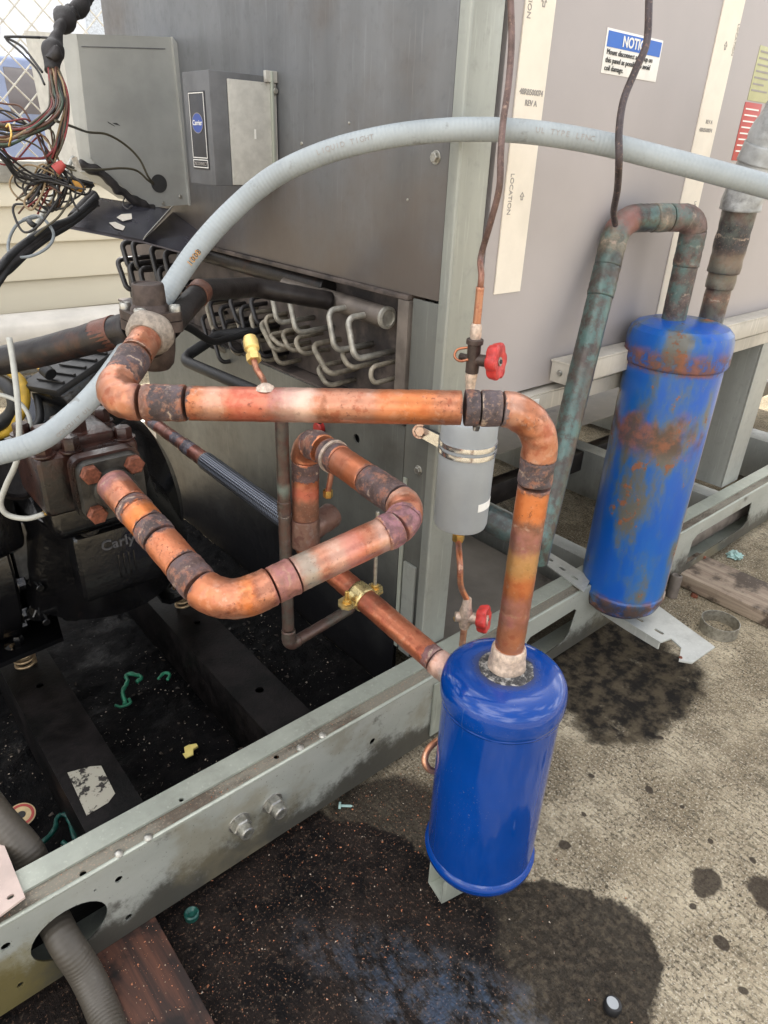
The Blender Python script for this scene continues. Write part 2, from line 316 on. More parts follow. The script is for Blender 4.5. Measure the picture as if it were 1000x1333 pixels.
def wood(name, a, b, axis):
    n = NT(name, .75).world()
    st = (1, .06, 1) if axis == 'Y' else (.06, 1, 1)
    f = n.noise(60, 7, .65, st, .6); g = n.noise(14, 5, .6)
    c = n.mix(n.ramp(f, .3, .7), a, b); c = n.mix(n.ramp(g, .45, .60), c, tuple(k * .35 for k in a))
    c = n.mix(n.ramp(n.noise(220, 2), .70, .74), c, (.45, .35, .25))
    n.set('Base Color', c); n.bump(f, .002, .6); return n.m
M['wooddark'] = wood('oily_red_brown_timber', (.018, .010, .008), (.11, .042, .024), 'Y')
M['woodpale'] = wood('weathered_timber', (.20, .145, .105), (.36, .29, .22), 'Y')

# concrete with the oil stains that lie on it
n = NT('stained_concrete', .85).world()
x, y, z = n.xyz()
f = n.noise(5, 8, .65); g = n.noise(90, 6, .72); h = n.noise(28, 6, .65)
br = n.noise(190, 3, .6, (1, .16, 1))
c = n.mix(n.ramp(f, .38, .62), (.32, .265, .180), (.53, .455, .325))
c = n.mix(n.math('MULTIPLY', n.ramp(n.noise(2.9, 8, .72), .44, .60), .72), c, (.165, .130, .085))
c = n.mix(n.math('MULTIPLY', n.ramp(h, .45, .65), .28), c, (.15, .125, .085))
sp_ = n.noise(170, 5, .75); lf = n.ramp(n.noise(6, 5, .7), .35, .65)
c = n.mix(n.math('MULTIPLY', n.ramp(sp_, n.math('SUBTRACT', .56, n.math('MULTIPLY', lf, .06)) if False else .52, .57), n.math('ADD', .45, n.math('MULTIPLY', lf, .5))), c, (.055, .045, .032))
c = n.mix(n.math('MULTIPLY', n.ramp(n.vor(240), .20, .10), n.math('MULTIPLY', lf, .8)), c, (.03, .025, .02))
c = n.mix(n.math('MULTIPLY', n.ramp(n.noise(260, 4, .7), .55, .61), .7), c, (.66, .60, .48))
c = n.mix(n.math('MULTIPLY', n.ramp(br, .54, .62), .55), c, (.10, .085, .06))
c = n.mix(n.math('MULTIPLY', n.ramp(n.noise(8, 10, .82), .56, .66), .6), c, (.075, .060, .042))
def G(px, py): p = PZ(px, py, 0); return (p.x, p.y)
big = n.blob(G(330, 1200), (.36, .205), math.radians(-49), .16, 9, .05)
b2 = n.blob(G(718, 1252), (.152, .120), math.radians(-30), .26, 13, .035)
b3 = n.blob(G(515, 1090), (.12, .125), 0, .22, 12, .10)
b4 = n.blob(G(120, 1370), (.3, .28), 0, .14, 5, .05)
wet = n.math('MAXIMUM', n.math('MAXIMUM', big, b2), n.math('MAXIMUM', b3, b4))
s2 = n.blob(G(808, 880), (.20, .155), 0.2, .42, 13, .12)
spots = None
for (px, py, r) in ((920, 1148, .026), (1003, 1168, .034), (912, 1160, .012), (940, 1228, .012), (845, 1028, .009), (888, 1050, .0045), (735, 1100, .010), (902, 1180, .006), (968, 1290, .007), (760, 1060, .0045), (925, 1095, .005), (690, 950, .012), (860, 960, .006), (980, 1120, .006), (770, 1010, .006)):
    q = n.blob(G(px, py), (r, r * .8), px * .7, .55, 38, .16); spots = q if spots is None else n.math('MAXIMUM', spots, q)
old = n.math('MULTIPLY', n.blob(G(720, 790), (.33, .22), 0, .4, 6, .25), .6)
c = n.mix(old, c, (.10, .085, .065))
oil = n.mix(n.ramp(n.noise(12, 7, .7), .38, .62), (.0035, .0033, .0038), (.021, .0155, .013))
oil = n.mix(n.math('MULTIPLY', n.ramp(g, .56, .64), .6), oil, (.085, .062, .045))
oil = n.mix(n.math('MULTIPLY', n.ramp(n.noise(240, 3, .7), .60, .64), .7), oil, (.22, .13, .085))
brn = n.mix(n.ramp(g, .46, .60), (.013, .010, .008), (.055, .042, .029))
c = n.mix(n.math('MULTIPLY', s2, n.ramp(n.noise(15, 6, .7), .22, .42)), c, n.mix(n.ramp(h, .40, .62), (.016, .014, .012), (.085, .068, .045)))
c = n.mix(n.math('MULTIPLY', spots, .9), c, (.045, .035, .027))
c = n.mix(n.math('MULTIPLY', b2, .93), c, brn)
c = n.mix(n.math('MAXIMUM', n.math('MAXIMUM', big, b4), n.math('MULTIPLY', b3, .85)), c, oil)
n.set('Base Color', c)
gl = n.math('MULTIPLY', n.blob(G(575, 1300), (.17, .055), math.radians(-62), .7, 14, .45), n.ramp(n.noise(42, 6, .75, (1, .5, 1)), .40, .60))
n.set('Specular Tint', n.mix(gl, (1, 1, 1), (.40, .62, 1.0)))  # blue sheen of reflected sky put into the oil film's specular tint
n.set('Specular IOR Level', n.math('ADD', .12, n.math('MULTIPLY', gl, 1.1)))
rr = n.math('SUBTRACT', .90, n.math('MULTIPLY', wet, .30)); rr = n.math('SUBTRACT', rr, n.math('MULTIPLY', n.math('MULTIPLY', gl, wet), .30))
n.set('Roughness', rr)
n.bump(n.math('ADD', n.math('ADD', g, n.math('MULTIPLY', br, .6)), n.math('MULTIPLY', h, 1.2)), .0060, .95)
M['concrete'] = n.m

# ------------------------------------------------------------------ object helpers
def link(name, mesh, mat=None, parent=None, smooth=True):
    o = bpy.data.objects.new(name, mesh); COL.objects.link(o)
    if mat: mesh.materials.append(mat)
    if smooth:
        for p in mesh.polygons: p.use_smooth = True
    if parent: o.parent = parent
    return o
def tag(o, label, cat, group=None, kind=None):
    o['label'] = label; o['category'] = cat
    if group: o['group'] = group
    if kind: o['kind'] = kind
    return o
def empty(name, loc, label, cat, group=None):
    o = bpy.data.objects.new(name, None); COL.objects.link(o); o.empty_display_size = .05

    ORIG[o.name] = Vector(loc); o.location = loc
    return tag(o, label, cat, group)
ORIG = {}
def fix(o, parent):
    """keep world coordinates of a mesh built in world space once it hangs under its thing"""
    par = parent; off = Vector((0, 0, 0))
    while par is not None: off += par.location; par = par.parent
    if o.type == 'MESH': o.data.transform(Matrix.Translation(-off))
    else: o.location -= off
def part(name, mesh, mat, parent, smooth=True, label=None, kind=None):
    o = link(name, mesh, mat, parent, smooth)
    if parent: fix(o, parent)
    if label: o['label'] = label
    if kind: o['kind'] = kind
    return o
def auto(mesh, ang=35):
    """flat where edges are sharp"""
    bm = bmesh.new(); bm.from_mesh(mesh); bm.normal_update()
    for e in bm.edges:
        if len(e.link_faces) == 2:
            e.smooth = e.calc_face_angle(0) < math.radians(ang)
    for f in bm.faces: f.smooth = True
    bm.to_mesh(mesh); bm.free(); return mesh
def bm2mesh(bm, name='m', ang=35):
    bmesh.ops.recalc_face_normals(bm, faces=bm.faces[:])
    me = bpy.data.meshes.new(name); bm.to_mesh(me); bm.free(); return auto(me, ang)
def box(lo, hi, bev=.0015, rot=None, seg=2):
    lo = Vector(lo); hi = Vector(hi)
    bm = bmesh.new(); bmesh.ops.create_cube(bm, size=1)
    s = hi - lo; c = (hi + lo) / 2
    for v in bm.verts: v.co = Vector((v.co.x * s.x, v.co.y * s.y, v.co.z * s.z))
    if bev: bmesh.ops.bevel(bm, geom=bm.edges[:], offset=min(bev, min(abs(s.x), abs(s.y), abs(s.z)) * .4), segments=seg, profile=.6, affect='EDGES')
    if rot is not None: bmesh.ops.transform(bm, matrix=rot.to_4x4(), verts=bm.verts)
    bmesh.ops.translate(bm, verts=bm.verts, vec=c)
    return bm2mesh(bm)
def join(*meshes):
    bm = bmesh.new()
    for me in meshes: bm.from_mesh(me)
    return bm2mesh(bm)
def plate(outline, holes, O, A, B, thick, bev=0.):
    """flat plate with holes; outline/holes in (a,b) metres along A,B from O; extruded along A x B by thick"""
    O = Vector(O); A = Vector(A).normalized(); B = Vector(B).normalized(); N = A.cross(B)
    bm = bmesh.new(); ed = []
    for lp in [outline] + list(holes):
        vs = [bm.verts.new(O + A * p[0] + B * p[1]) for p in lp]
        for i in range(len(vs)): ed.append(bm.edges.new((vs[i], vs[(i + 1) % len(vs)])))
    r = bmesh.ops.triangle_fill(bm, edges=ed, use_beauty=True)
    fs = [g for g in r['geom'] if isinstance(g, bmesh.types.BMFace)]
    ex = bmesh.ops.extrude_face_region(bm, geom=fs)
    vs = [g for g in ex['geom'] if isinstance(g, bmesh.types.BMVert)]
    bmesh.ops.translate(bm, verts=vs, vec=N * thick)
    return bm2mesh(bm)
def circ(cx, cy, rx, ry=None, n=16, a0=0.):
    ry = ry or rx; return [(cx + rx * math.cos(2 * math.pi * i / n + a0), cy + ry * math.sin(2 * math.pi * i / n + a0)) for i in range(n)]
def poly3(pts, back, thick_dir=None):
    """prism from a 3-D polygon extruded by vector back"""
    bm = bmesh.new(); back = Vector(back)
    a = [bm.verts.new(Vector(p)) for p in pts]; b = [bm.verts.new(Vector(p) + back) for p in pts]
    bm.faces.new(a); bm.faces.new(b[::-1]); n_ = len(a)
    for i in range(n_): bm.faces.new((a[i], b[i], b[(i + 1) % n_], a[(i + 1) % n_]))
    return bm2mesh(bm)
def frame_of(d):
    d = d.normalized(); h = Vector((0, 0, 1)) if abs(d.z) < .9 else Vector((1, 0, 0))
    x = d.cross(h).normalized(); return x, x.cross(d).normalized() * -1
def lathe(profile, base, axis, seg=32, ang=30, noise=0.):
    base = Vector(base); axis = Vector(axis).normalized(); X, Y = frame_of(axis)
    bm = bmesh.new(); rings = []
    for r, h in profile:
        if r < 1e-6: rings.append([bm.verts.new(base + axis * h)]); continue
        ring = []
        for i in range(seg):
            a = 2 * math.pi * i / seg; d = X * math.cos(a) + Y * math.sin(a)
            p = base + axis * h + d * r
            if noise: p += d * (mnoise.noise(p * 60) * noise)
            ring.append(bm.verts.new(p))
        rings.append(ring)
    for a, b in zip(rings, rings[1:]):
        if len(a) == 1 and len(b) == 1: continue
        for i in range(seg):
            j = (i + 1) % seg
            if len(a) == 1: bm.faces.new((a[0], b[j], b[i]))
            elif len(b) == 1: bm.faces.new((a[i], a[j], b[0]))
            else: bm.faces.new((a[i], a[j], b[j], b[i]))
    return bm2mesh(bm, ang=ang)
def cyl(a, b, r, seg=20, bev=.0008):
    a = Vector(a); b = Vector(b); h = (b - a).length
    return lathe([(0, 0), (r - bev, 0), (r, bev), (r, h - bev), (r - bev, h), (0, h)], a, b - a, seg)
def hexbolt(a, d, r, h, washer=0.):
    d = Vector(d).normalized(); a = Vector(a); ms = []
    if washer: ms.append(cyl(a, a + d * washer, r * 1.35, 20, .0004)); a = a + d * washer
    ms.append(lathe([(0, 0), (r, 0), (r, h * .85), (r * .86, h), (0, h)], a, d, 6, 20))
    return join(*ms)
def fillet(pts, rad, n=10):
    pts = [Vector(p) for p in pts]; out = [pts[0]]
    if not isinstance(rad, (list, tuple)): rad = [rad] * len(pts)
    for i in range(1, len(pts) - 1):
        a, b, c = pts[i - 1], pts[i], pts[i + 1]; u = (a - b); v = (c - b); lu, lv = u.length, v.length; u.normalize(); v.normalize()
        ang = u.angle(v); t = min(rad[i] / max(math.tan(ang / 2), 1e-3), lu * .48, lv * .48)
        if math.pi - ang < .03 or t < 1e-5: out.append(b); continue
        p0 = b + u * t; p1 = b + v * t
        R_ = t * math.tan(ang / 2); cen = b + (u + v).normalized() * (R_ / math.sin(ang / 2))
        w0 = p0 - cen; w1 = p1 - cen; th = w0.angle(w1)
        for k in range(n + 1):
            q = k / n; out.append(cen + (w0 * math.sin((1 - q) * th) + w1 * math.sin(q * th)) / math.sin(th))
    out.append(pts[-1]); return out
def smooth(pts, n=8):
    pts = [Vector(p) for p in pts]; P = [pts[0] * 2 - pts[1]] + pts + [pts[-1] * 2 - pts[-2]]; out = []
    for i in range(1, len(P) - 2):
        for k in range(n):
            t = k / n; a, b, c, d = P[i - 1], P[i], P[i + 1], P[i + 2]
            out.append(.5 * ((2 * b) + (c - a) * t + (2 * a - 5 * b + 4 * c - d) * t * t + (3 * b - a - 3 * c + d) * t ** 3))
    out.append(pts[-1]); return out
def arclen(path):
    s = [0.]
    for a, b in zip(path, path[1:]): s.append(s[-1] + (b - a).length)
    return s
def resample(path, ds):
    s = arclen(path); n = max(2, int(s[-1] / ds) + 1); out = []; j = 0
    for i in range(n + 1):
        t = s[-1] * i / n
        while j < len(s) - 2 and s[j + 1] < t: j += 1
        q = (t - s[j]) / max(s[j + 1] - s[j], 1e-9); out.append(path[j].lerp(path[j + 1], min(max(q, 0), 1)))
    return out
def tube(path, r, seg=12, ds=None, s0=0., bumpy=0., nscale=60, capround=0., rfun=None):
    """swept tube; stores arc length 's' and angle 'a' per point"""
    path = [p for i, p in enumerate(path) if i == 0 or (p - path[i - 1]).length > 1e-6]
    if ds: path = resample(path, ds)
    path = [p for i, p in enumerate(path) if i == 0 or (p - path[i - 1]).length > 1e-6]
    sl = arclen(path); n_ = len(path)
    T = [(path[min(i + 1, n_ - 1)] - path[max(i - 1, 0)]).normalized() for i in range(n_)]
    X, Y = frame_of(T[0]); verts = []; faces = []; ss = []; aa = []
    for i in range(n_):
        if i:
            ax = T[i - 1].cross(T[i])
            if ax.length > 1e-7:
                q = Matrix.Rotation(T[i - 1].angle(T[i]), 3, ax.normalized()); X = q @ X
        X = (X - T[i] * X.dot(T[i])).normalized(); Y = T[i].cross(X)
        rr = r(sl[i]) if callable(r) else r
        for k in range(seg):
            a = 2 * math.pi * k / seg; d = X * math.cos(a) + Y * math.sin(a); p = path[i] + d * rr
            if bumpy: p = p + d * (mnoise.noise(p * nscale) * bumpy)
            verts.append(p); ss.append(s0 + sl[i]); aa.append(a)
    for i in range(n_ - 1):
        for k in range(seg):
            k2 = (k + 1) % seg; faces.append((i * seg + k, i * seg + k2, (i + 1) * seg + k2, (i + 1) * seg + k))
    faces.append(tuple(range(seg))[::-1]); faces.append(tuple((n_ - 1) * seg + k for k in range(seg)))
    me = bpy.data.meshes.new('tube'); me.from_pydata(verts, [], faces)
    for nm, dat in (('s', ss), ('a', aa)):
        at = me.attributes.new(nm, 'FLOAT', 'POINT'); at.data.foreach_set('value', dat)
    for p in me.polygons: p.use_smooth = len(p.vertices) == 4
    return me
def tubepart(name, pts, r, mat, parent, seg=12, ds=.006, label=None, **k):
    return part(name, tube([Vector(p) for p in pts], r, seg, ds, **k), mat, parent, False, label)
def project(P):
    q = P - CAM; z = q.dot(_F); return 500 + FPX * q.dot(_R) / z, 666.5 - FPX * q.dot(_U) / z
def s_of(path, px, py, lo=0., hi=1e9):
    """arc length where the centre line passes closest to a surveyed photo point"""
    f = resample(path, .0015); s = arclen(f); best = None
    for p, q in zip(f, s):
        if q < lo or q > hi: continue
        a, b = project(p); d = (a - px) ** 2 + (b - py) ** 2
        if best is None or d < best[0]: best = (d, q)
    return best[1]
def sub(path, a, b):
    s = arclen(path); f = resample(path, .002); sl = arclen(f); out = [p for p, q in zip(f, sl) if a <= q <= b]
    if len(out) > 2: return out
    i = min(range(len(f)), key=lambda k: abs(sl[k] - (a + b) / 2)); i = min(max(i, 1), len(f) - 2); return f[i - 1:i + 2]
def pipe_run(parent, path, r, mat, cuts, seg=36, ds=.003, bumpy=.0004):
    """cuts: (name, s0, s1, extra radius)"""
    for nm, a, b, dr in cuts:
        p = sub(path, a, b)
        L_ = arclen(p)[-1]
        def rf(q, L_=L_, dr=dr):
            if dr <= 0: return r
            e = min(q, L_ - q); k = min(1, max(0, e / .0022)); return r + dr * (.3 + .7 * k * (2 - k))
        part(nm, tube(p, rf, seg, ds if dr <= 0 else .0012, a, bumpy if dr <= 0 else bumpy * 2.2, 130), mat, parent, False)
def text(body, size, O, A, B, mat, parent, name='lettering', ext=.0003, align='LEFT', sx=1., bold=0.):
    cu = bpy.data.curves.new('t', 'FONT'); cu.body = body; cu.size = size; cu.extrude = ext; cu.align_x = align; cu.offset = bold
    cu.resolution_u = 3
    o = bpy.data.objects.new('t', cu); COL.objects.link(o)
    dg = bpy.context.evaluated_depsgraph_get(); dg.update()
    me = bpy.data.meshes.new_from_object(o.evaluated_get(dg)); bpy.data.objects.remove(o)
    A = Vector(A).normalized(); B = Vector(B).normalized(); N = A.cross(B)
    mm = Matrix(((A.x, B.x, N.x, O[0]), (A.y, B.y, N.y, O[1]), (A.z, B.z, N.z, O[2]), (0, 0, 0, 1)))
    me.transform(mm @ Matrix.Diagonal((sx, 1, 1, 1)))
    return part(name, me, mat, parent, False)
V = Vector
UX, UY, UZ = V((1, 0, 0)), V((0, 1, 0)), V((0, 0, 1))
#@@BODY
# ================================================================== SETTING
bm = bmesh.new(); bmesh.ops.create_grid(bm, x_segments=8, y_segments=8, size=60)
me = bm2mesh(bm, 'ground'); g_ = link('concrete_ground', me, M['concrete']); g_['kind'] = 'structure'; g_.location = (10, 10, 0)

# ================================================================== THE ROOFTOP UNIT
unit = empty('rooftop_unit', (.71, .70, 0), 'mauve grey rooftop air unit on a galvanised base rail, with an open oily compressor bay', 'rooftop unit')
RY, ZF, ZB = .628, .177, .03
def RH(px, py): p = PY(px, py, RY); return (p.x, p.z)
hx = [circ(*RH(91, 1210), .046, .040, 28)]
for px, py, r in ((154, 1143, .0052), (7, 1230, .0055), (167, 1192, .0050), (484, 964, .0062), (123, 1157, .0018), (26, 1280, .004)):
    hx.append(circ(*RH(px, py), r, r, 14))
slot1 = [(.945, .060), (.955, .052), (1.085, .062), (1.098, .075), (1.110, .130), (1.10, .138), (.955, .134), (.945, .126)]
slot2 = [(1.60, .060), (1.92, .065), (1.94, .08), (1.93, .142), (1.62, .142), (1.60, .13)]
face = plate([(-.35, ZB), (2.6, ZB), (2.6, ZF), (-.35, ZF)], hx + [slot1, slot2], (0, RY, 0), UX, UZ, .0025)
rail = part('base_rail', face, M['rail_face'], unit, False)
def flat(u0, u1, v0, v1, z, t=.0025, holes=()): return plate([(u0, v0), (u1, v0), (u1, v1), (u0, v1)], holes, (0, 0, z - t), UX, UY, t)
fold = [PZ(108, 1137, ZF), PZ(360, 985, ZF)]
part('top_flange', flat(-.35, 2.6, RY + .0003, .655, ZF, .0025, [circ(p.x, p.y, .0042, .0042, 12) for p in fold]), M['gutter'], rail, False)
ih = PZ(236, 1041, ZF + .004)
part('inner_flange', join(flat(-.35, 2.6, .651, .684, ZF + .004, .0036, [circ(ih.x, ih.y, .0035, .0035, 12)])), M['galv'], rail, False)
part('inner_web', box((-.35, .6815, ZB), (.70, .684, ZF + .0002), .0004), M['beam'], rail, False)
part('bottom_flange', flat(-.35, 2.6, RY + .0003, .683, ZB + .0025, .0025), M['galv'], rail, False)
# rolled highlight edge
part('rolled_edge', tube([V((-.35, RY + .0008, ZF - .0022)), V((2.6, RY + .0008, ZF - .0022))], .0035, 12), M['galv'], rail, True)
for px, py in ((155, 1112), (193, 1091), (391, 974), (420, 958)):
    p = PZ(px, py, ZF); part('rivet', lathe([(0, 0), (.0060, 0), (.0062, .0015), (.0048, .004), (.0022, .0053), (0, .0055)], p, UZ, 14), M['steel'], rail)
for px, py in ((320, 1078), (363, 1052)):
    p = PY(px, py, .615); b = V((p.x - .004, RY, p.z + .004))
    o = part('hex_bolt', join(cyl(b, b - UY * .003, .0175, 24, .0005), hexbolt(b - UY * .003, -UY, .0148, .012), lathe([(.0105, 0), (.0105, .011), (.0088, .0125), (.0062, .0125), (.0058, .004), (0, .004)], b - UY * .015, -UY, 24)), M['steel'], rail)
# splice plate behind the blue cylinder
part('splice_plate', plate([(.685, .040), (.765, .040), (.765, .160), (.685, .160)], [circ(.735, .145, .004), circ(.737, .128, .0035), circ(.732, .075, .006)], (0, RY - .0032, 0), UX, UZ, .003), M['galv'], rail, False)
# beams across the compressor bay
def beam(u0, u1, z, holes):
    top = plate([(u0, .686), (u1, .686), (u1, 1.74), (u0, 1.74)], holes, (0, 0, z - .003), UX, UY, .003)
    s1 = box((u0, .686, .045), (u0 + .003, 1.74, z - .0035), .0005); s2 = box((u1 - .003, .686, .045), (u1, 1.74, z - .0035), .0005)
    return join(top, s1, s2)
def H2(px, py, z, r): p = PZ(px, py, z); return circ(p.x, p.y, r, r, 14)
b1 = part('support_beam', beam(.120, .200, .150, [H2(122, 1012, .15, .0075), H2(52, 892, .15, .0065), H2(121, 1026, .15, .003)]), M['beam'], unit, False)
pt = [PZ(*q, .1506) for q in ((88, 1006), (118, 998), (132, 997), (150, 1033), (141, 1045), (113, 1062))]
part('bare_metal_patch', poly3(pt, (0, 0, .0006)), M['patch'], b1, False)
part('support_beam', beam(.404, .487, .150, [H2(338, 898, .15, .0075), H2(257, 810, .15, .006)]), M['beam'], unit, False)
part('support_beam', beam(-.30, -.20, .150, []), M['beam'], unit, False)
# drip pan full of oil sludge, as a lumpy sheet
bm = bmesh.new(); bmesh.ops.create_grid(bm, x_segments=170, y_segments=150, size=.5)
for v in bm.verts:
    v.co = V((.05 + v.co.x * 1.31, 1.24 + v.co.y * 1.11, .040))
    v.co.z += .006 * mnoise.noise(v.co * 14) + .005 * max(0, mnoise.noise(v.co * 42)) + .003 * mnoise.noise(v.co * 110)
part('drip_pan', bm2mesh(bm, ang=80), M['sludge'], unit)
# side wall (plane x = .71)
WX = .712
sp = part('side_panel', box((WX, .708, .790), (WX + .004, 1.80, 2.25), .0008), M['galv_dark'], unit)
part('bottom_lip', box((WX - .006, .766, .782), (WX + .004, 1.795, .7895), .0015), M['tubesheet'], sp)
for px, py, r in ((568, 205, .0085), (393, 187, .003), (531, 260, .002), (455, 160, .002)):
    p = PX(px, py, WX)
    if r > .005: part('screw_head', hexbolt(p, -UX, r * .75, .005, .0015), M['steel'], sp)
    else: part('screw_head', lathe([(0, 0), (r, 0), (r * .8, .0015), (0, .002)], p, -UX, 12), M['steel'], sp)
lp = part('lower_panel', plate([(.763, ZB), (1.79, ZB), (1.79, .585), (.763, .585)],
      [circ(*(lambda p: (p.y, p.z))(PX(464, 571, WX)), .0085), circ(*(lambda p: (p.y, p.z))(PX(418, 558, WX)), .013)], (WX + .004, 0, 0), UY, UZ, -.0035) , M['lower_panel'], unit, False)
part('corner_strip', box((WX, .705, .15), (WX + .004, .7605, .786), .0008), M['lower_panel'], unit)
part('edge_channel', box((WX - .006, .763, .588), (WX + .006, .787, .7815), .0012), M['header'], unit)
p = PX(503, 612, WX); 
for px, py in ((545, 612), (538, 748)):
    p = PX(px, py, WX); part('screw_head', hexbolt(p, -UX, .006, .004, .0012), M['steel'], lp)
part('hinge_strip', box((WX - .006, .712, .152), (WX - .0005, .742, .345), .0012), M['galv_post'], unit)
part('door_edge', box((WX - .004, .748, .152), (WX - .0005, .757, .50), .0012), M['galv'], unit)
part('panel_light_block', box((.7225, .766, .06), (.7245, 1.78, .5825), 0), M['blackmatt'], unit)  # added black sheet; stops daylight showing through the lower panel's holes
# corner post
post = part('corner_post', join(box((.7115, .688, .1815), (.769, .6905, 2.25), .0006), box((.7095, .6885, .1815), (.7112, .705, 2.25), .0004), tube([V((.7125, .6895, .182)), V((.7125, .6895, 2.25))], .003, 10)), M['galv_post'], unit)
sc = plain('heat_bloom', (.32, .27, .14), .45, .4, .25, 60)
cb = part('cabinet_body', box((.7175, .7225, .792), (.79, 1.795, 2.24), .002), M['fargrey'], unit)
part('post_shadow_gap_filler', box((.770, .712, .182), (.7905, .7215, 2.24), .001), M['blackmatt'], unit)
part('cabinet_body', box((.7925, .7225, .64), (3.6, 1.795, 2.24), .002), M['fargrey'], unit)
fp = part('front_panel', box((.7925, .700, .625), (3.6, .7215, 2.24), .002), M['lavender'], unit)
fp.name = 'front_panel'
# foam strips on the panel
for (a, b, z0) in ((.818, .878, .792), (1.310, 1.379, .700)):
    o = part('foam_strip', box((a, .6975, z0), (b, .6998, 2.2), .0004), M['strip'], fp)
    if a < 1: s1_ = o
    else: s2_ = o
FY = .6972
def arrow(parent, x, z, s=.008):
    pts = [(0, 1.2), (1, 0), (.45, 0), (.45, -.9), (-.45, -.9), (-.45, 0), (-1, 0)]
    inner = [(0, .85), (.6, .2), (.22, .2), (.22, -.65), (-.22, -.65), (-.22, .2), (-.6, .2)]
    part('arrow_mark', plate([(x + p[0] * s, z + p[1] * s) for p in pts], [[(x + p[0] * s, z + p[1] * s) for p in inner]], (0, FY, 0), UX, UZ, .0003), M['inkgrey'], parent, False)
text('LOCATION', .0105, (.826, FY, .955), -UZ, UX, M['inkgrey'], s1_, 'strip_print')
text('LOCATION', .0105, (.8225, FY, 1.185), -UZ, UX, M['inkgrey'], s1_, 'strip_print')
arrow(s1_, .855, .925, .0052); arrow(s1_, .853, 1.152, .0060)
text('48RB500074', .0095, (.8245, FY, 1.0495), UX, UZ, M['inkgrey'], s1_, 'strip_print', bold=.0002)
text('REV A', .0095, (.838, FY, 1.0370), UX, UZ, M['inkgrey'], s1_, 'strip_print', bold=.0002)
text('LOCATION', .009, (1.372, FY, 1.19), -UZ, UX, M['inkgrey'], s2_, 'strip_print')
text('LOCATION', .009, (1.360, FY, .915), -UZ, UX, M['inkgrey'], s2_, 'strip_print')
arrow(s2_, 1.345, 1.155, .0060); arrow(s2_, 1.335, .88, .0055)
text('REV A', .009, (1.335, FY, 1.040), UX, UZ, M['inkgrey'], s2_, 'strip_print')
text('48RB500074', .009, (1.318, FY, 1.027), UX, UZ, M['inkgrey'], s2_, 'strip_print')
# notice
ns = part('notice_sticker', box((1.002, .6990, 1.088), (1.152, .6997, 1.1425), .0002), M['white'], fp)
part('header_band', box((1.0055, .6983, 1.1205), (1.1485, .6989, 1.1395), 0), M['noticeblue'], ns, False)
text('NOTICE', .0185, (1.077, .6980, 1.1240), UX, UZ, M['white'], ns, 'notice_word', align='CENTER', bold=.0004)
for i, t in enumerate(('Mount disconnect as far up on', 'this panel as possible to avoid', 'coil damage.')):
    text(t, .0098, (1.0075, .6982, 1.1115 - .0098 * i), UX, UZ, M['inkgrey'] if False else M['ink'], ns, 'notice_line', sx=1.02)
lb = part('yellow_data_label', box((1.475, .6990, 1.085), (1.56, .6997, 1.17), .0002), M['stickeryellow'], fp)
for i in range(7): part('print_line', box((1.48, .6984, 1.160 - i * .010), (1.545 - (i % 3) * .01, .6988, 1.163 - i * .010), 0), M['inkgrey'], lb, False)
rl_ = part('red_warning_label', box((1.470, .6990, .985), (1.54, .6997, 1.082), .0002), M['stickerred'], fp)
for i in range(8): part('print_line', box((1.476, .6984, 1.070 - i * .010), (1.53, .6988, 1.0725 - i * .010), 0), M['white'], rl_, False)
# rails and channel under the front panel
ch = join(box((.982, .655, .668), (3.5, .6985, .671), .0005), box((.982, .6965, .636), (3.5, .6993, .6675), .0005), box((.982, .655, .636), (3.5, .6580, .6678), .0005))
chn = part('channel', join(box((.982, .655, .668), (3.5, .6955, .6715), .0005), box((.982, .655, .634), (3.5, .6582, .6676), .0005), box((.9835, .6586, .634), (.9855, .6935, .6676), .0003)), M['cream_rail'], unit, False)
pk = V((.9815, .674, .652)); part('rivet', lathe([(0, 0), (.0055, 0), (.004, .003), (0, .0035)], pk, -UX, 12), M['steel'], chn)
lr = part('lower_rail', join(box((.795, .6835, .617), (3.5, .7210, .6195), .0004), box((.795, .6820, .588), (3.5, .6847, .6166), .0004)), M['cream_rail'], unit, False)
a = PY(676, 522, .681); 
tg = part('white_tag', box((a.x, .6808, .590), (a.x + .055, .6816, .612), .0002), M['white'], lr)
text('RUN', .013, (a.x + .020, .6805, .5955), UX, UZ, M['stickerred'], tg, 'tag_word', bold=.0002)
# legs and members under the cabinet
part('unit_leg', join(box((1.86, .690, .181), (1.955, .694, .633), .001), box((1.86, .6945, .181), (1.8635, .86, .633), .001)), M['leg_grey'], unit)
part('unit_leg', box((3.0, .70, .05), (3.08, .80, .69), .002), M['leg_grey'], unit)
part('coil_floor', box((.775, .70, .085), (1.22, 1.75, .090), .001), plain('dusty_tan_pan', (.24, .215, .185), .6, .1, .2, 9, .3, .12), unit)
for x0, x1, z0, z1, mm in ((1.255, 1.30, .02, .16, 'leg_grey'), (1.80, 1.86, .02, .17, 'leg_grey'), (2.4, 2.5, .02, .16, 'leg_grey')):
    part('cross_member', box((x0, .69, z0), (x1, 1.79, z1), .002), M[mm], unit)
for y0, y1, z0, z1 in ((1.10, 1.14, .10, .165), (1.42, 1.455, .16, .26), (1.75, 1.79, .03, .17)):
    part('cross_member', box((1.22, y0, z0), (3.4, y1, z1), .002), M['darkpipe'], unit)
part('raised_tray', box((1.26, 1.15, .225), (2.6, 1.42, .228), .001), plain('tray_tan', (.20, .18, .155), .6, .1, .2, 9, .3, .12), unit)
part('far_rail', box((.75, 1.78, .03), (3.5, 1.80, .16), .001), M['cream_rail'], unit)
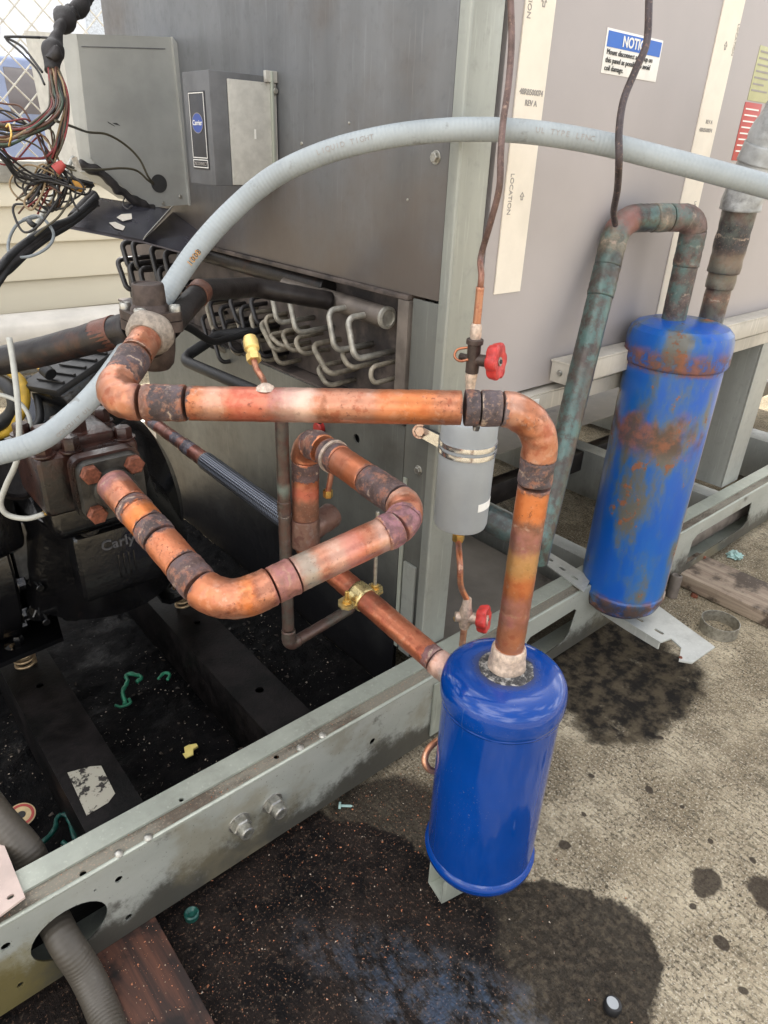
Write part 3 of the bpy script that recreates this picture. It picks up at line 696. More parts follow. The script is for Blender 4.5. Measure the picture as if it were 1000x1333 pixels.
# pale duct lying behind the right-hand slot and pipes in the shade
part('duct', tube([V((1.40, .70, .075)), V((2.3, .69, .085))], .040, 20, .01, bumpy=.003), M['header'], unit)
# ---- coil bay between the panels: tube sheet, header, return bends
part('tube_sheet', box((.752, .78, .5895), (.758, 1.95, .79), .001), M['tubesheet'], unit)
part('bay_floor', box((.716, .77, .583), (.752, 1.95, .589), .001), M['tubesheet'], unit)
a = PX(502, 413, .722); b = PX(372, 356, .722)
hd = part('coil_header', cyl(a + V((0, 0, 0)), V((.722, b.y, a.z + .005)), .0165, 24, .002), M['header'], unit)
part('end_cap', lathe([(.0165, 0), (.0175, .001), (.0175, .006), (.013, .0075), (.0125, .0045), (.006, .004), (0, .005)], a, -UY, 24), M['ubendgrey'], hd)
part('coil_header', cyl(V((.735, 1.0, .762)), V((.735, 1.75, .770)), .019, 20, .002), M['darkpipe'], unit)
def ubend(c1, c2, leg, r, mat, x=.668, back=.752):
    """one return bend: c1/c2 photo points of its two outer corners"""
    p = PX(*c1, x); q = PX(*c2, x)
    dy = leg
    pts = [V((back, p.y + dy[0], p.z + dy[1])), p, q, V((back, q.y + dy[0], q.z + dy[1]))]
    part('return_bend', tube(fillet(pts, .014, 7), r, 12), mat, unit, False)
LG = (.0, .002)
for c1, c2, mat, r in (((353, 377), (361, 421), 'ubendgrey', .0048), ((376, 386), (386, 434), 'ubendgrey', .0048), ((427, 404), (436, 457), 'ubendgrey', .0048), ((452, 414), (462, 468), 'ubendgrey', .0050),
                       ((338, 420), (357, 457), 'ubend', .0048), ((406, 449), (428, 488), 'ubend', .0048), ((412, 478), (426, 503), 'ubend', .0044), ((443, 458), (455, 480), 'ubend', .0044),
                       ((383, 440), (392, 462), 'ubend', .0042), ((350, 436), (368, 452), 'ubend', .0042), ((482, 478), (484, 500), 'ubend', .0040), ((366, 432), (378, 458), 'ubend', .0042)):
    ubend(c1, c2, LG, r, M[mat], .672 if mat == 'ubendgrey' else .690)
for k in range(5):
    for j in range(2):
        x0 = 268 + k * 19 + j * 8; y0 = 396 + k * 4.2 + j * 26
        ubend((x0, y0), (x0 + 10, y0 + 36), LG, .0044, M['ubend'], .700)
rr_ = random.Random(3)
for i, (x, y) in enumerate(((272, 392), (285, 400), (298, 388), (312, 400), (325, 388), (290, 420), (310, 425), (328, 430), (275, 430), (262, 412))):
    ubend((x, y), (x + 9 + rr_.random() * 5, y + 34 + rr_.random() * 10), LG, .0045, M['ubenddark'], .69)
for c1, c2 in (((152, 338), (166, 378)), ((158, 316), (168, 350)), ((172, 315), (180, 352)), ((168, 344), (176, 376)), ((196, 322), (208, 372)), ((214, 328), (224, 378)), ((182, 350), (192, 392)), ((206, 350), (216, 392)), ((232, 330), (240, 372))):
    ubend(c1, c2, LG, .0062, M['ubenddark'], .66)
part('bay_back_blackout', box((.7595, .7605, .55), (.7605, 1.79, .79), 0), M['blackmatt'], unit)  # black sheet behind the tube sheet, carried down to stop light leaking in

# ================================================================== COMPRESSOR
cp = empty('compressor', (.25, 1.1, .15), 'black oil soaked compressor with a rusty brown head, standing on springs over dark beams', 'compressor')
AX = V((.0, 1.205, .375))
body = part('crankcase', lathe([(0, -.02), (.10, -.02), (.138, -.005), (.158, .02), (.165, .05), (.165, .22), (.160, .255), (.145, .285), (.11, .305), (.05, .312), (0, .312)], V((.165, AX.y, AX.z)), UX, 48, 30, .002), M['black'], cp)
part('motor_housing', lathe([(0, -.02), (.05, -.02), (.12, .0), (.150, .035), (.160, .09), (.163, .30), (.163, .33), (0, .33)], V((-.165, AX.y, AX.z)), UX, 48, 30, .002), M['black'], cp)
fl = part('end_flange', lathe([(0, 0), (.178, 0), (.182, .004), (.182, .030), (.178, .034), (0, .034)], V((.128, AX.y, AX.z)), UX, 48, 30, .001), M['black'], cp)
for k in range(14):
    a = 2 * math.pi * k / 14 + .1; c = V((.162, AX.y + math.cos(a) * .166, AX.z + math.sin(a) * .166))
    part('flange_bolt', hexbolt(c, UX, .0125, .012, .002), M['black'], fl)
cvx = part('side_cover', box((.215, 1.020, .265), (.400, 1.075, .475), .014, seg=3), M['black'], cp)
for x, z in ((.235, .455), (.380, .455), (.235, .285), (.380, .285), (.31, .285)):
    part('cover_bolt', hexbolt(V((x, 1.020, z)), -UY, .0125, .010, .002), M['black'], cvx)
text('Carlyle', .036, (.262, 1.0185, .405), UX, UZ, M['black'], cvx, 'cast_lettering', ext=.0022, bold=.0006)
for i in range(5): part('cast_rib', box((.287 + i * .011, 1.0165, .305 + (i % 2) * .01), (.290 + i * .011, 1.021, .385), .001), M['black'], cvx)
for px, py in ((67, 712), (50, 762), (58, 806)):
    p = PY(px, py, 1.02); part('stud', join(cyl(p + UY * .05, p - UY * .012, .006), hexbolt(p + UY * .03, -UY, .0135, .012, .003)), M['black'], cp)
part('access_plate', box((.168, 1.035, .36), (.208, 1.050, .46), .006), plain('wet_black_casting', (.05, .05, .05), .22, .3, .3, 60, .4, coat=.5), cp)
# feet on springs
for px, py, lab in ((35, 868, 1), (240, 790, 0)):
    s = PZ(px, py, .15); hgt = .046
    pts = []
    for i in range(90):
        a = i / 90 * 2 * math.pi * 4.5; pts.append(V((s.x + .0155 * math.cos(a), s.y + .0155 * math.sin(a), .153 + hgt * i / 90)))
    part('mount_spring', tube(pts, .0030, 8), M['springwire'], cp, False)
    ft = part('mounting_foot', plate([(s.x - .055, s.y - .03), (s.x - .045, s.y - .045), (s.x + .06, s.y - .035), (s.x + .075, s.y + .05), (s.x - .05, s.y + .05)], [circ(s.x - .01, s.y - .006, .017, .017, 18)], (0, 0, .200), UX, UY, .009), M['black'], cp, False)
    part('foot_bolt', hexbolt(V((s.x - .002, s.y - .0, .196)), UZ, .009, .022, .002), M['black'], ft)
for px, py in ():
    p = PY(px, py, 1.10); part('drain_plug', join(cyl(p + UY * .10 + UZ * .03, p + UY * .012, .016), hexbolt(p + UY * .012, -UY, .0125, .009, .003)), M['black'], cp)
# cylinder bank and head, leaning to the front
hd_o = V((.255, .865, .575)); rt = Matrix.Rotation(math.radians(24), 3, 'X')
neck = part('cylinder_bank', join(box(V((.205, .915, .47)), V((.335, 1.10, .536)), .022, None, 4), lathe([(0, 0), (.085, .0), (.098, .012), (.105, .06), (.128, .11), (.150, .19), (0, .20)], V((.285, 1.03, .520)), V((.15, .42, -1)), 40, 40, .003)), M['black'], cp)
part('oil_sight_boss', lathe([(0, 0), (.030, 0), (.034, .004), (.034, .012), (.022, .014), (.020, .010), (0, .010)], V((.350, .990, .430)), V((.2, -1, .25)), 28), M['black'], neck)
fcv = part('front_cover', box(V((.232, .938, .345)), V((.360, 1.02, .462)), .012, None, 3), M['black'], neck)
text('Carlyle', .0235, (.268, .9372, .428), UX, UZ, M['castlet'], fcv, 'cast_lettering', ext=.0012, bold=.0003)
for i in range(4): part('cast_rib', box((.290 + i * .008, .9365, .372 + (i % 2) * .006), (.2925 + i * .008, .939, .414), .0006), M['black'], fcv)
b_ = PY(115, 686, .938); part('cover_bolt', hexbolt(V((b_.x, .938, b_.z)), -UY, .0115, .007, .004), M['black'], fcv)
# head block: top face surveyed
HZ = .615
head = part('cylinder_head', box((.193, .8815, .530), (.325, 1.00, HZ), .010, seg=3), M['rust_head'], cp)
part('head_step', box((.215, .898, HZ - .004), (.302, .980, HZ + .012), .008, seg=3), M['rust_head'], head)
for x, y, h in ((.206, .895, .012), (.240, .8905, .018), (.311, .896, .014), (.206, .985, .014), (.311, .975, .018), (.256, .988, .012), (.262, .925, .024)):
    part('head_bolt', hexbolt(V((x, y, HZ + (.010 if .215 < x < .302 and .898 < y < .98 else -.001))), UZ, .0115, h, .0025), M['rust_head'], head)
# suction service flange: rounded square plate facing the viewer with hex bolts
fc = PY(148, 634, .833); nrm = -UY
def rsq(cx, cz, a, r, n=5):
    o = []
    for sx, sz, a0 in ((1, 1, 0), (-1, 1, 90), (-1, -1, 180), (1, -1, 270)):
        for k in range(n + 1):
            t = math.radians(a0 + 90 * k / n); o.append((cx + sx * (a - r) + r * math.cos(t), cz + sz * (a - r) + r * math.sin(t)))
    return o
fr = Matrix.Rotation(math.radians(8), 3, 'Y')
sf = part('service_flange', plate(rsq(fc.x, fc.z, .0405, .014), [], (0, .845, 0), UX, UZ, .016), M['greyflange'], cp, False)
part('back_flange', plate(rsq(fc.x, fc.z, .044, .014), [], (0, .862, 0), UX, UZ, .0165), M['rust_head'], cp, False)
for sx in (-1, 1):
    for sz in (-1, 1):
        c = V((fc.x + sx * .028, .829, fc.z + sz * .028)); part('flange_bolt', hexbolt(c, -UY, .0125, .010), M['rustbolt'], sf)
part('flange_neck', lathe([(0, 0), (.029, 0), (.028, .006), (.0245, .010), (.0235, .028), (0, .028)], V((fc.x, .8292, fc.z)), -UY, 32), M['greyflange'], sf)
# terminal box, tilted, ribbed lid
tb_c = D(112, 512, 1.12); tr = Matrix.Rotation(math.radians(-32), 3, _F) @ Matrix.Rotation(math.radians(16), 3, 'X')
def tbox(lo, hi, bev):
    me = box(lo, hi, bev); me.transform(tr.to_4x4()); me.transform(Matrix.Translation(tb_c)); return me
tb = part('terminal_box', tbox((-.062, -.045, -.055), (.062, .045, .040), .004), M['black'], cp)
part('box_lid', tbox((-.066, -.049, .0405), (.066, .049, .052), .003), M['blackmatt'], tb)
for i in range(5): part('lid_rib', tbox((-.050 + .022 * i, -.046, .0525), (-.045 + .022 * i, .02, .056), .0008), M['blackmatt'], tb)
bracket = part('box_bracket', poly3([D(*q) for q in ((58, 480, 1.16), (125, 520, 1.10), (150, 560, 1.06), (60, 575, 1.08), (28, 540, 1.14))], (.0, .004, -.006)), plain('shiny_black_sheet', (.05, .052, .06), .15, .6, .2, 30, .3), cp, False)
part('side_casting', box((.06, 1.0, .42), (.17, 1.16, .53), .02, Matrix.Rotation(.3, 3, 'Z'), 3), M['black'], cp)
part('gauge_ring', lathe([(0, 0), (.018, 0), (.028, .004), (.034, .010), (.036, .016), (.032, .02), (.028, .012), (.020, .010), (0, .010)], D(22, 618, .98), (D(22, 618, .98) - D(22, 618, 1.05)).normalized() * 1, 28), M['beam'], cp)
# yellow looped starter coil at the frame's left edge
yc = empty('yellow_cable_loop', D(10, 520, 1.1), 'yellow and black looped cable beside the compressor terminal box at the left edge', 'cable')
tubepart('yellow_jacket', smooth([D(-20, 476, 1.1), D(10, 482, 1.08), D(30, 500, 1.07), D(33, 525, 1.07), D(24, 545, 1.08), D(14, 560, 1.1), D(-10, 570, 1.12)]), .0075, M['yellow'], yc, 10)
tubepart('black_core', smooth([D(-20, 494, 1.1), D(6, 500, 1.08), D(18, 516, 1.07), D(18, 536, 1.08), D(0, 552, 1.1), D(-20, 556, 1.1)]), .012, M['blackmatt'], yc, 10)
tubepart('black_core', smooth([D(38, 492, 1.1), D(48, 515, 1.08), D(52, 545, 1.06), D(40, 560, 1.04), D(20, 568, 1.04)]), .006, M['blackmatt'], yc, 10)
# ================================================================== BLUE CYLINDERS
TU, TV = .563, .396
t1 = empty('new_muffler', (TU, TV, .057), 'clean glossy cobalt blue refrigerant cylinder standing in front of the galvanised rail, nearest the camera', 'cylinder', 'blue refrigerant cylinders')
R1 = .0775
shell = part('shell', lathe([(0, .002), (.045, .003), (.066, .010), (.0755, .020), (.0790, .028), (.0795, .034), (.0772, .040), (.0752, .0425), (.0750, .20), (.0750, .310), (.0745, .311)], t1.location, UZ, 96, 20), M['blue'], t1)
cap = part('domed_cap', lathe([(.0740, .309), (.0768, .310), (.0784, .314), (.0790, .321), (.0788, .332), (.0775, .340), (.0735, .347), (.066, .3525), (.054, .356), (.040, .3575), (.026, .358), (0, .358)], t1.location, UZ, 96, 25), M['blue'], t1)
part('weld_bead', lathe([(.0742, .3065), (.0770, .3075), (.0775, .310), (.0765, .3125), (.074, .313)], t1.location, UZ, 96, 60, .0010), M['blue'], t1)
top1 = t1.location + UZ * .3575
part('burnt_collar', lathe([(.0, -.003), (.036, -.0028), (.034, .0002), (.028, .0008), (.024, .0025), (.0235, .004), (0, .004)], top1, UZ, 48, 60, .0022), M['weld'], t1)
part('brazed_sleeve', lathe([(0, 0), (.0225, 0), (.0235, .003), (.0228, .010), (.0212, .014), (.0215, .022), (.0208, .029), (.0188, .032), (0, .032)], top1 + UZ * .002, UZ, 40, 40, .0012), M['silver_solder'], t1)
# steel channel stub it stands on
cs = tag(link('channel_stub', join(box((.505, .395, .004), (.585, .398, .052), .0006), box((.505, .398, .004), (.585, .430, .0065), .0006), box((.505, .430, .004), (.585, .433, .052), .0006)), M['galv'], None, False),
         'short piece of galvanised steel channel under the base of the clean blue cylinder', 'steel channel')
cs.data.transform(Matrix.Rotation(math.radians(-12), 4, 'Z')); cs.location = (-.078, .118, 0)
T2 = PZ(891, 436, .700)
t2 = empty('old_muffler', (T2.x - .010, T2.y + .002, .104), 'tall weathered blue cylinder with rust streaks, standing in front of the legs of the unit', 'cylinder', 'blue refrigerant cylinders')
b2 = t2.location
part('shell', lathe([(0, 0), (.04, .002), (.066, .012), (.081, .026), (.0875, .044), (.0892, .054), (.0892, .060), (.0868, .064), (.0866, .30), (.0866, .548), (.086, .551)], b2, UZ, 80, 25, .0006), M['blueold'], t2)
part('domed_cap', lathe([(.0865, .546), (.0905, .550), (.0925, .556), (.0925, .585), (.0912, .597), (.088, .607), (.079, .616), (.060, .622), (0, .624)], b2, UZ, 80, 25, .0006), M['blueold'], t2)
# ================================================================== RUN A: copper discharge line down into the clean cylinder
RA = .01745
pA = fillet([D(194, 436, .785), PZ(137, 523, .741), V((TU, TV, .750)), V((TU, TV, .424))], [0, .030, .046, 0], 14)
LA = arclen(pA)[-1]
s = lambda x, y, lo=0., hi=9.: s_of(pA, x, y, lo, hi)
a1 = s(172, 462); a2 = s(150, 487); a3 = s(182, 524); a4 = s(247, 523); a5 = s(598, 527); a6 = s(626, 528); a7 = s(655, 530); a8 = s(701, 594); a9 = s(690, 634)
bandsA = [(a1 - .006, a1 + .004, BR, .9, .6), (a1 + .004, a2, K, .95, 1), (a3, a3 + .013, K, .75, .8), (a3 + .013, a4, K, .96, 1), (a4 + .014, a4 + .034, PW, .28, .3), (a4 + .038, a4 + .078, RD, .38, .2), (a4 + .080, a4 + .11, VI, .45, .4),
          (a4 + .090, a4 + .120, PW, .36, .5), (s(385, 523), s(410, 523), PW, .55, .4), (s(490, 525), s(560, 526), OR, .3, .1), (a5, a7, K, .97, 1), (a7, a7 + .012, PW, .3, .2), (a8, a9, K, .97, 1), (a9, s(684, 668), OR, .5, .1),
          (s(683, 672), s(681, 684), BR, .7, .6), (s(681, 684), s(677, 715), VI, .50, .1), (s(677, 712), s(672, 745), YL, .42, .1), (s(672, 740), s(669, 765), OR, .22, .0), (s(668, 770), s(664, 810), VI, .4, .1), (LA - .012, LA, BR, .8, .6)]
mA = copper('copper_discharge_line', bandsA)
rA = empty('copper_discharge_line', (TU, TV, .44), 'upper bright copper line with scorched joints, running level then down into the clean blue cylinder', 'copper pipe')
pipe_run(rA, pA, RA, mA, [('tube', 0, a1 - .001, 0), ('coupling', a1, a2, 0.0010), ('elbow', a2 - .004, a3 + .002, .0012), ('coupling', a3 + .004, a4 - .003, 0.0010), ('tube', a4 - .002, a5 + .002, 0),
         ('coupling', a5 + .004, a6 - .0012, 0.0008), ('coupling', a6 - .0004, a7 - .002, 0.0010), ('elbow', a7 - .002, a8 + .003, .0012), ('coupling', a8 + .002, a9 - .004, 0.0010), ('tube', a9 - .003, LA, 0)])
q = sub(pA, a6 - .003, a6 + .003)
dd = (q[-1] - q[0]).normalized()
part('solder_drip', lathe([(0, 0), (.0030, .0005), (.0042, .004), (.003, .008), (.001, .009)], q[0] - UZ * .0245, UZ, 10, 60, .002), M['weld'], rA)
# brass access port brazed onto the line
st = s(346, 522); pb = sub(pA, st - .004, st + .004)[1]
ap = empty('access_port', pb + UZ * RA, 'yellow brass access port on a thin curved stem above the upper copper line', 'access port')
stem = smooth([pb + UZ * (RA - .002), D(343, 495, .722), D(334, 480, .728), D(330, 466, .733)], 8)
tubepart('stem', stem, .0034, M['capillary'] if False else copper('stem_copper', base=((.34, .14, .08), (.45, .22, .14))), ap, 12, .003)
e0 = D(331, 470, .733); e1 = D(325, 438, .745); ad = (e1 - e0).normalized()
bp = part('hex_body', join(hexbolt(e0, ad, .0078, .010), lathe([(0, 0), (.0062, 0), (.0062, .004), (.0082, .006), (.0082, .017), (.0070, .019), (.0070, .021), (.0050, .0225), (0, .0225)], e0 + ad * .0095, ad, 20, 30)), M['yellowbrass'], ap)
part('solder_blob', lathe([(0, 0), (.010, 0), (.008, .003), (.0045, .0055), (0, .006)], pb + UZ * (RA - .0015), UZ, 16, 60, .002), M['silver_solder'], ap)
# union and valve at the far end of run A
vc = D(197, 414, .835)
tv = empty('discharge_valve', vc - UZ * .05, 'dark bronze valve with round bonnet and four bolts left of the upper copper line', 'valve')
hw = .0295
part('valve_body', join(lathe([(0, -.062), (.016, -.062), (.021, -.055), (.024, -.040), (.0265, -.018), (.0280, -.010), (0, -.010)], vc, UZ, 28, 40, .001),
     cyl(vc - UZ * .030, vc - UZ * .030 + (D(188, 440, .80) - (vc - UZ * .030)) * .9, .0205, 24)), M['brown_valve'], tv)
def prism_sq(c, h, z0, z1, r=.008):
    return plate(rsq(c.x, c.y, h, r), [], (0, 0, c.z + z0), UX, UY, z1 - z0)
part('lower_flange', prism_sq(vc, hw, -.014, -.0015), M['brown_valve'], tv, False)
part('bonnet_flange', prism_sq(vc, hw * .99, -.0005, .0095), M['brown_valve'], tv, False)
part('bonnet', lathe([(0, 0), (.0235, 0), (.0225, .004), (.0195, .008), (.0190, .028), (.0180, .031), (.0160, .0315), (.0150, .0300), (0, .0300)], vc + UZ * .0095, UZ, 36, 30, .0006), M['brown_valve'], tv)
for sx in (-1, 1):
    for sy in (-1, 1):
        part('bonnet_bolt', lathe([(0, 0), (.0068, 0), (.0070, .006), (.0062, .0075), (.0035, .0075), (.003, .006), (0, .006)], vc + V((sx * .0215, sy * .0215, .0095)), UZ, 16), M['steel'], tv)
u0 = D(187, 444, .795); ud = (pA[0] - pA[1]).normalized(); ud = (pA[0] - resample(pA, .01)[2]).normalized()
part('union_nut', lathe([(0, -.004), (.0195, -.004), (.0225, -.001), (.0262, .005), (.0268, .014), (.0240, .019), (0, .019)], pA[0] - ud * .006, ud, 24, 40, .0018), plain('pale_crusted_nut', (.33, .28, .23), .6, .4, .35, 160, .8), tv)
# black line from the left into the valve
bl = empty('black_liquid_line', D(60, 450, .92), 'sooty black pipe coming in from the left to the bronze check valve', 'pipe')
pB = [D(-120, 494, .98), D(0, 470, .95), D(70, 454, .92), D(172, 426, .865)]
part('tube', tube(smooth(pB), .0195, 24, .01, bumpy=.0008), M['darkpipe'], bl, False)
part('joint', tube([D(128, 438, .890), D(152, 431, .876)], .0205, 24, .003, bumpy=.001), copper('soot_joint', base=((.10, .042, .03), (.15, .06, .04)), metal=.3), bl, False)
dl = empty('dark_header_line', D(260, 390, .95), 'dark sooty pipe rising from the bronze check valve towards the coil header', 'pipe')
pD = fillet([D(218, 428, .86), D(262, 378, .95), D(330, 374, 1.08), D(430, 392, 1.15)], .035)
part('tube', tube(pD, .0150, 24, .006, bumpy=.0008), M['darkpipe'], dl, False)
part('joint', tube(sub(pD, .10, .12), .0164, 24, .002, bumpy=.0012), copper('soot_joint_b', base=((.12, .06, .045), (.20, .09, .06)), metal=.3), dl, False)
# ================================================================== RUN B: thick copper loop out of the compressor
RB = .0206
c3 = PZ(398, 572, .600)
pBp = fillet([PZ(147, 630, .600), PZ(287, 794, .533), PZ(549, 672, .588), V((c3.x, c3.y, .603)), V((c3.x - .004, c3.y, .43))], [0, .050, .040, .032, 0], 14)
LB = arclen(pBp)[-1]
s = lambda x, y, lo=0., hi=9.: s_of(pBp, x, y, lo, hi)
k0 = s(190, 660); k1 = s(200, 672); k2 = s(222, 705); k3 = s(248, 733); k4 = s(272, 757, 0, .3); e1_ = s(352, 768); k5 = s(385, 745); k6 = s(408, 735)
k7 = s(497, 695); k8 = s(535, 678, 0, s(549, 665)); k9 = s(525, 648, s(540, 670)); k10 = s(478, 623, s(540, 670)); k11 = s(462, 612, s(540, 670)); k12 = s(447, 597, s(540, 670)); k13 = s(428, 585, s(540, 670)); k14 = s(410, 572, s(540, 670))
bandsB = [(0, .018, VI, .75, .6), (k0 - .014, k0, K, .9, 1), (k0 + .004, k1 + .006, OR, .7, .2), (k1 + .006, k2 - .008, K, .95, 1), (k2 - .006, k3 - .006, (.62, .20, .08), .6, .2), (k3 - .006, k4, K, .9, 1), (k4, k4 + .02, (.55, .20, .09), .5, .2),
          (e1_ - .033, e1_ - .022, OR, .6, .0), (e1_, k5, VI, .55, .5), (k5, k6, TL, .55, .6), (k6 + .01, k6 + .05, PW, .36, .4), (k6 + .035, k6 + .06, RD, .35, .3), (k7 - .012, k7, PW, .5, .3), (k7, k8, VI, .93, .9), (k9 - .012, k9, PW, .35, .3), (k9, k10, K, .92, 1),
          (k10, k11, (.50, .15, .06), .8, .2), (k11 + .006, k12, (.42, .14, .07), .7, .3), (k12, k13, K, .94, 1), (k13, k13 + .010, OR, .5, .1), (k13 + .010, k14 + .006, K, .9, 1),
          (s(394, 600, k14), s(396, 622, k14), K, .9, 1), (s(398, 630, k14), s(399, 645, k14), RD, .5, .3), (s(399, 646, k14), LB, BR, .8, .7)]
mB = copper('copper_loop', bandsB, base=((.42, .145, .07), (.54, .24, .15)))
rB = empty('copper_suction_loop', PZ(287, 794, .533), 'thick U shaped copper loop in front of the compressor bay, below the upper copper line', 'copper pipe')
pipe_run(rB, pBp, RB, mB, [('tube', 0, k0 - .014, .0), ('coupling', k0 - .014, k0, 0.0009), ('tube', k0 - .002, k1 + .008, 0), ('coupling', k1 + .008, k2 - .011, 0.0010), ('tube', k2 - .010, k3 - .004, 0), ('coupling', k3 - .003, k4 - .003, 0.0010), ('elbow', k4 - .002, e1_ + .002, .0016),
         ('coupling', e1_ + .002, k5 - .002, 0.0009), ('tube', k5 - .002, k7 + .002, 0), ('coupling', k7, (k7 + k8) / 2 - .0006, 0.0012), ('coupling', (k7 + k8) / 2 + .0002, k8, 0.0011), ('elbow', k8 - .002, k9 + .002, .0012), ('coupling', k9 + .003, k10 - .003, 0.0009), ('tube', k10 - .002, k12 + .002, 0),
         ('coupling', k12, (k12 + k13) / 2 - .0004, 0.0013), ('coupling', (k12 + k13) / 2, k13, 0.0010), ('coupling', k13 + .008, k14 + .006, 0.0012), ('elbow', k14 + .004, s(394, 600, k14), .0012), ('tube', s(394, 600, k14) - .002, LB, 0)])
# ring on the return leg
q = sub(pBp, (k12 + k13) / 2 - .001, (k12 + k13) / 2 + .001); part('pale_ring', tube([q[0], q[-1] + (q[-1] - q[0]) * .2], RB + .0034, 32, .001), M['silver_solder'], rB, False)
# ================================================================== RUN C: copper line from the loop to the cylinder's shoulder
pC = fillet([V((c3.x - .004, c3.y, .44)), V((c3.x - .004, c3.y, .418)), V((.548, .467, .362))], [0, .012, 0])
s = lambda x, y, lo=0., hi=9.: s_of(pC, x, y, lo, hi)
LC = arclen(pC)[-1]
mC = copper('lower_copper', [(0, .03, BR, .7, .6), (s(462, 757), s(500, 790), (.16, .05, .03), .55, .2), (LC - .045, LC - .03, (.10, .05, .055), .93, .8), (LC - .03, LC - .014, PW, .7, .5), (LC - .014, LC, SV, .8, .6)], base=((.38, .115, .06), (.48, .17, .09)), speck=.2)
rC = empty('copper_equaliser_line', V((.548, .467, .37)), 'lower dark red copper line held by a strap, entering the side of the clean cylinder', 'copper pipe')
pipe_run(rC, pC, RA, mC, [('tube', 0, LC - .032, 0), ('coupling', LC - .033, LC, 0.0012)])
M['tee'] = copper('sooty_tee', base=((.14, .07, .055), (.22, .13, .10)), metal=.35)
tee = part('tee', join(lathe([(0, 0), (.0225, 0), (.0235, .003), (.0235, .045), (.0225, .048), (0, .048)], V((c3.x - .004, c3.y, .425)), UZ, 28, 40, .001), tube([V((c3.x, c3.y, .447)), V((c3.x + .06, c3.y + .02, .447))], .021, 24, .006, bumpy=.001)), M['tee'], rC, False)
# brass coloured strap clamp with bolt and hanger rod
sc0 = s(478, 768); q = sub(pC, sc0 - .014, sc0 + .014); ax = (q[-1] - q[0]).normalized(); cc = (q[0] + q[-1]) / 2
cl = empty('pipe_strap', cc, 'shiny yellow zinc strap clamp with a bolt round the lower dark red copper line', 'pipe clamp')
part('strap_band', tube([cc - ax * .012, cc + ax * .012], .0192, 36, .004), M['yzinc'], cl, False)
sx = ax.cross(UZ).normalized()
for sg in (1, -1):
    e = cc + sx * sg * .026 - UZ * .002
    lug = poly3([e - ax * .013 - sx * sg * .012, e + ax * .013 - sx * sg * .012, e + ax * .012 + sx * sg * .008, e + ax * .004 + sx * sg * .015, e - ax * .004 + sx * sg * .015, e - ax * .012 + sx * sg * .008], UZ * .003)
    part('strap_lug', lug, M['yzinc'], cl, False)
    b = e + sx * sg * .002 + UZ * .003
    if sg == (1 if project(cc + sx * .03)[0] < project(cc)[0] else -1): part('strap_bolt', join(hexbolt(b, UZ, .0055, .005, .001), cyl(b, b + UZ * .020, .0030, 12)), M['brass'], cl)
    else:
        part('strap_nut', hexbolt(b, UZ, .0055, .006, .001), M['brass'], cl)
        part('hanger_rod', cyl(b, b + UZ * .13, .0028, 12), M['steel'], cl)
# ================================================================== dark riser and braided line in the bay
d0 = D(366, 534, .965)
dr = empty('dark_riser', V((d0.x, d0.y, .2)), 'thin dark stained pipe dropping past the copper loop and turning right at the bay floor', 'pipe')
pE = fillet([V((d0.x, d0.y, d0.z)), V((d0.x, d0.y, .235)), V((d0.x + .15, d0.y + .02, .235)), V((d0.x + .22, d0.y + .14, .235))], [0, .014, .02, 0])
mE = copper('dark_riser_copper', [(.115, .128, TL, .5, .7), (.16, .168, K, .7, .8)], base=((.085, .050, .042), (.12, .07, .055)), patina=((.07, .12, .10), .35), metal=.3)
LE = arclen(pE)[-1]; ez = s_of(pE, 373, 835)
pipe_run(dr, pE, .0098, mE, [('tube', 0, .165, 0), ('coupling', .14, .166, 0.0008), ('tube', .165, ez - .025, 0), ('elbow', ez - .025, ez + .025, .0018), ('tube', ez + .02, LE, 0)], 22)
br_ = empty('vibration_absorber', D(290, 620, 1.2), 'braided steel flexible line with a banded copper end, slanting behind the upper copper line', 'braided hose')
f0, f1_, f2_ = D(196, 548, 1.36), D(268, 600, 1.26), D(392, 690, 1.08)
mF = copper('absorber_end', [(.010, .030, (.10, .11, .14), .9, .7), (.055, .075, (.16, .06, .04), .8, .5), (.085, .105, (.09, .10, .13), .9, .7), (.105, .14, (.2, .10, .08), .7, .5)], base=((.20, .075, .055), (.30, .12, .09)), metal=.5)
part('tube_end', tube([f0, f1_], .0125, 24, .004, bumpy=.0006), mF, br_, False)
part('joint', tube([f0.lerp(f1_, .62), f0.lerp(f1_, .98)], .0142, 24, .003, bumpy=.0008), mF, br_, False)
part('braid', tube([f1_, f2_], .0168, 28, .004), M['braid'], br_, False)
# black looped hose low on the coil bay
bh = empty('black_rubber_hose', D(260, 460, 1.3), 'black rubber hose bent under the coil, in front of the grey lower panel', 'hose')
tubepart('hose', fillet([D(330, 432, 1.36), D(285, 436, 1.34), D(236, 468, 1.28), D(330, 508, 1.12), D(420, 545, 1.1)], .035), .0100, M['blackmatt'], bh, 16)
tubepart('hose', smooth([D(205, 424, 1.1), D(240, 424, 1.15), D(275, 444, 1.25), D(300, 440, 1.3), D(345, 428, 1.35)]), .0065, M['blackmatt'], bh, 12)
# red handle on the wall and small copper drop
g0 = PX(418, 556, WX)
rk = tag(part('red_plug', lathe([(0, 0), (.012, 0), (.0125, .008), (.010, .011), (0, .011)], g0, -UX, 20), M['red'], None), 'small red plug set in the grey lower panel just under the upper copper line', 'plug')
sd_ = empty('service_stub', PX(428, 620, .66), 'short thin copper stub hanging below the return leg of the copper loop', 'copper tube')
tubepart('stub', smooth([D(432, 606, 1.02), D(430, 625, 1.03), D(427, 640, 1.04)]), .0045, copper('stub_cu', base=((.30, .12, .08), (.4, .18, .12))), sd_, 12, .003)
part('flare_nut', hexbolt(D(427, 638, 1.04), -UZ, .0075, .012), M['brass'], sd_)
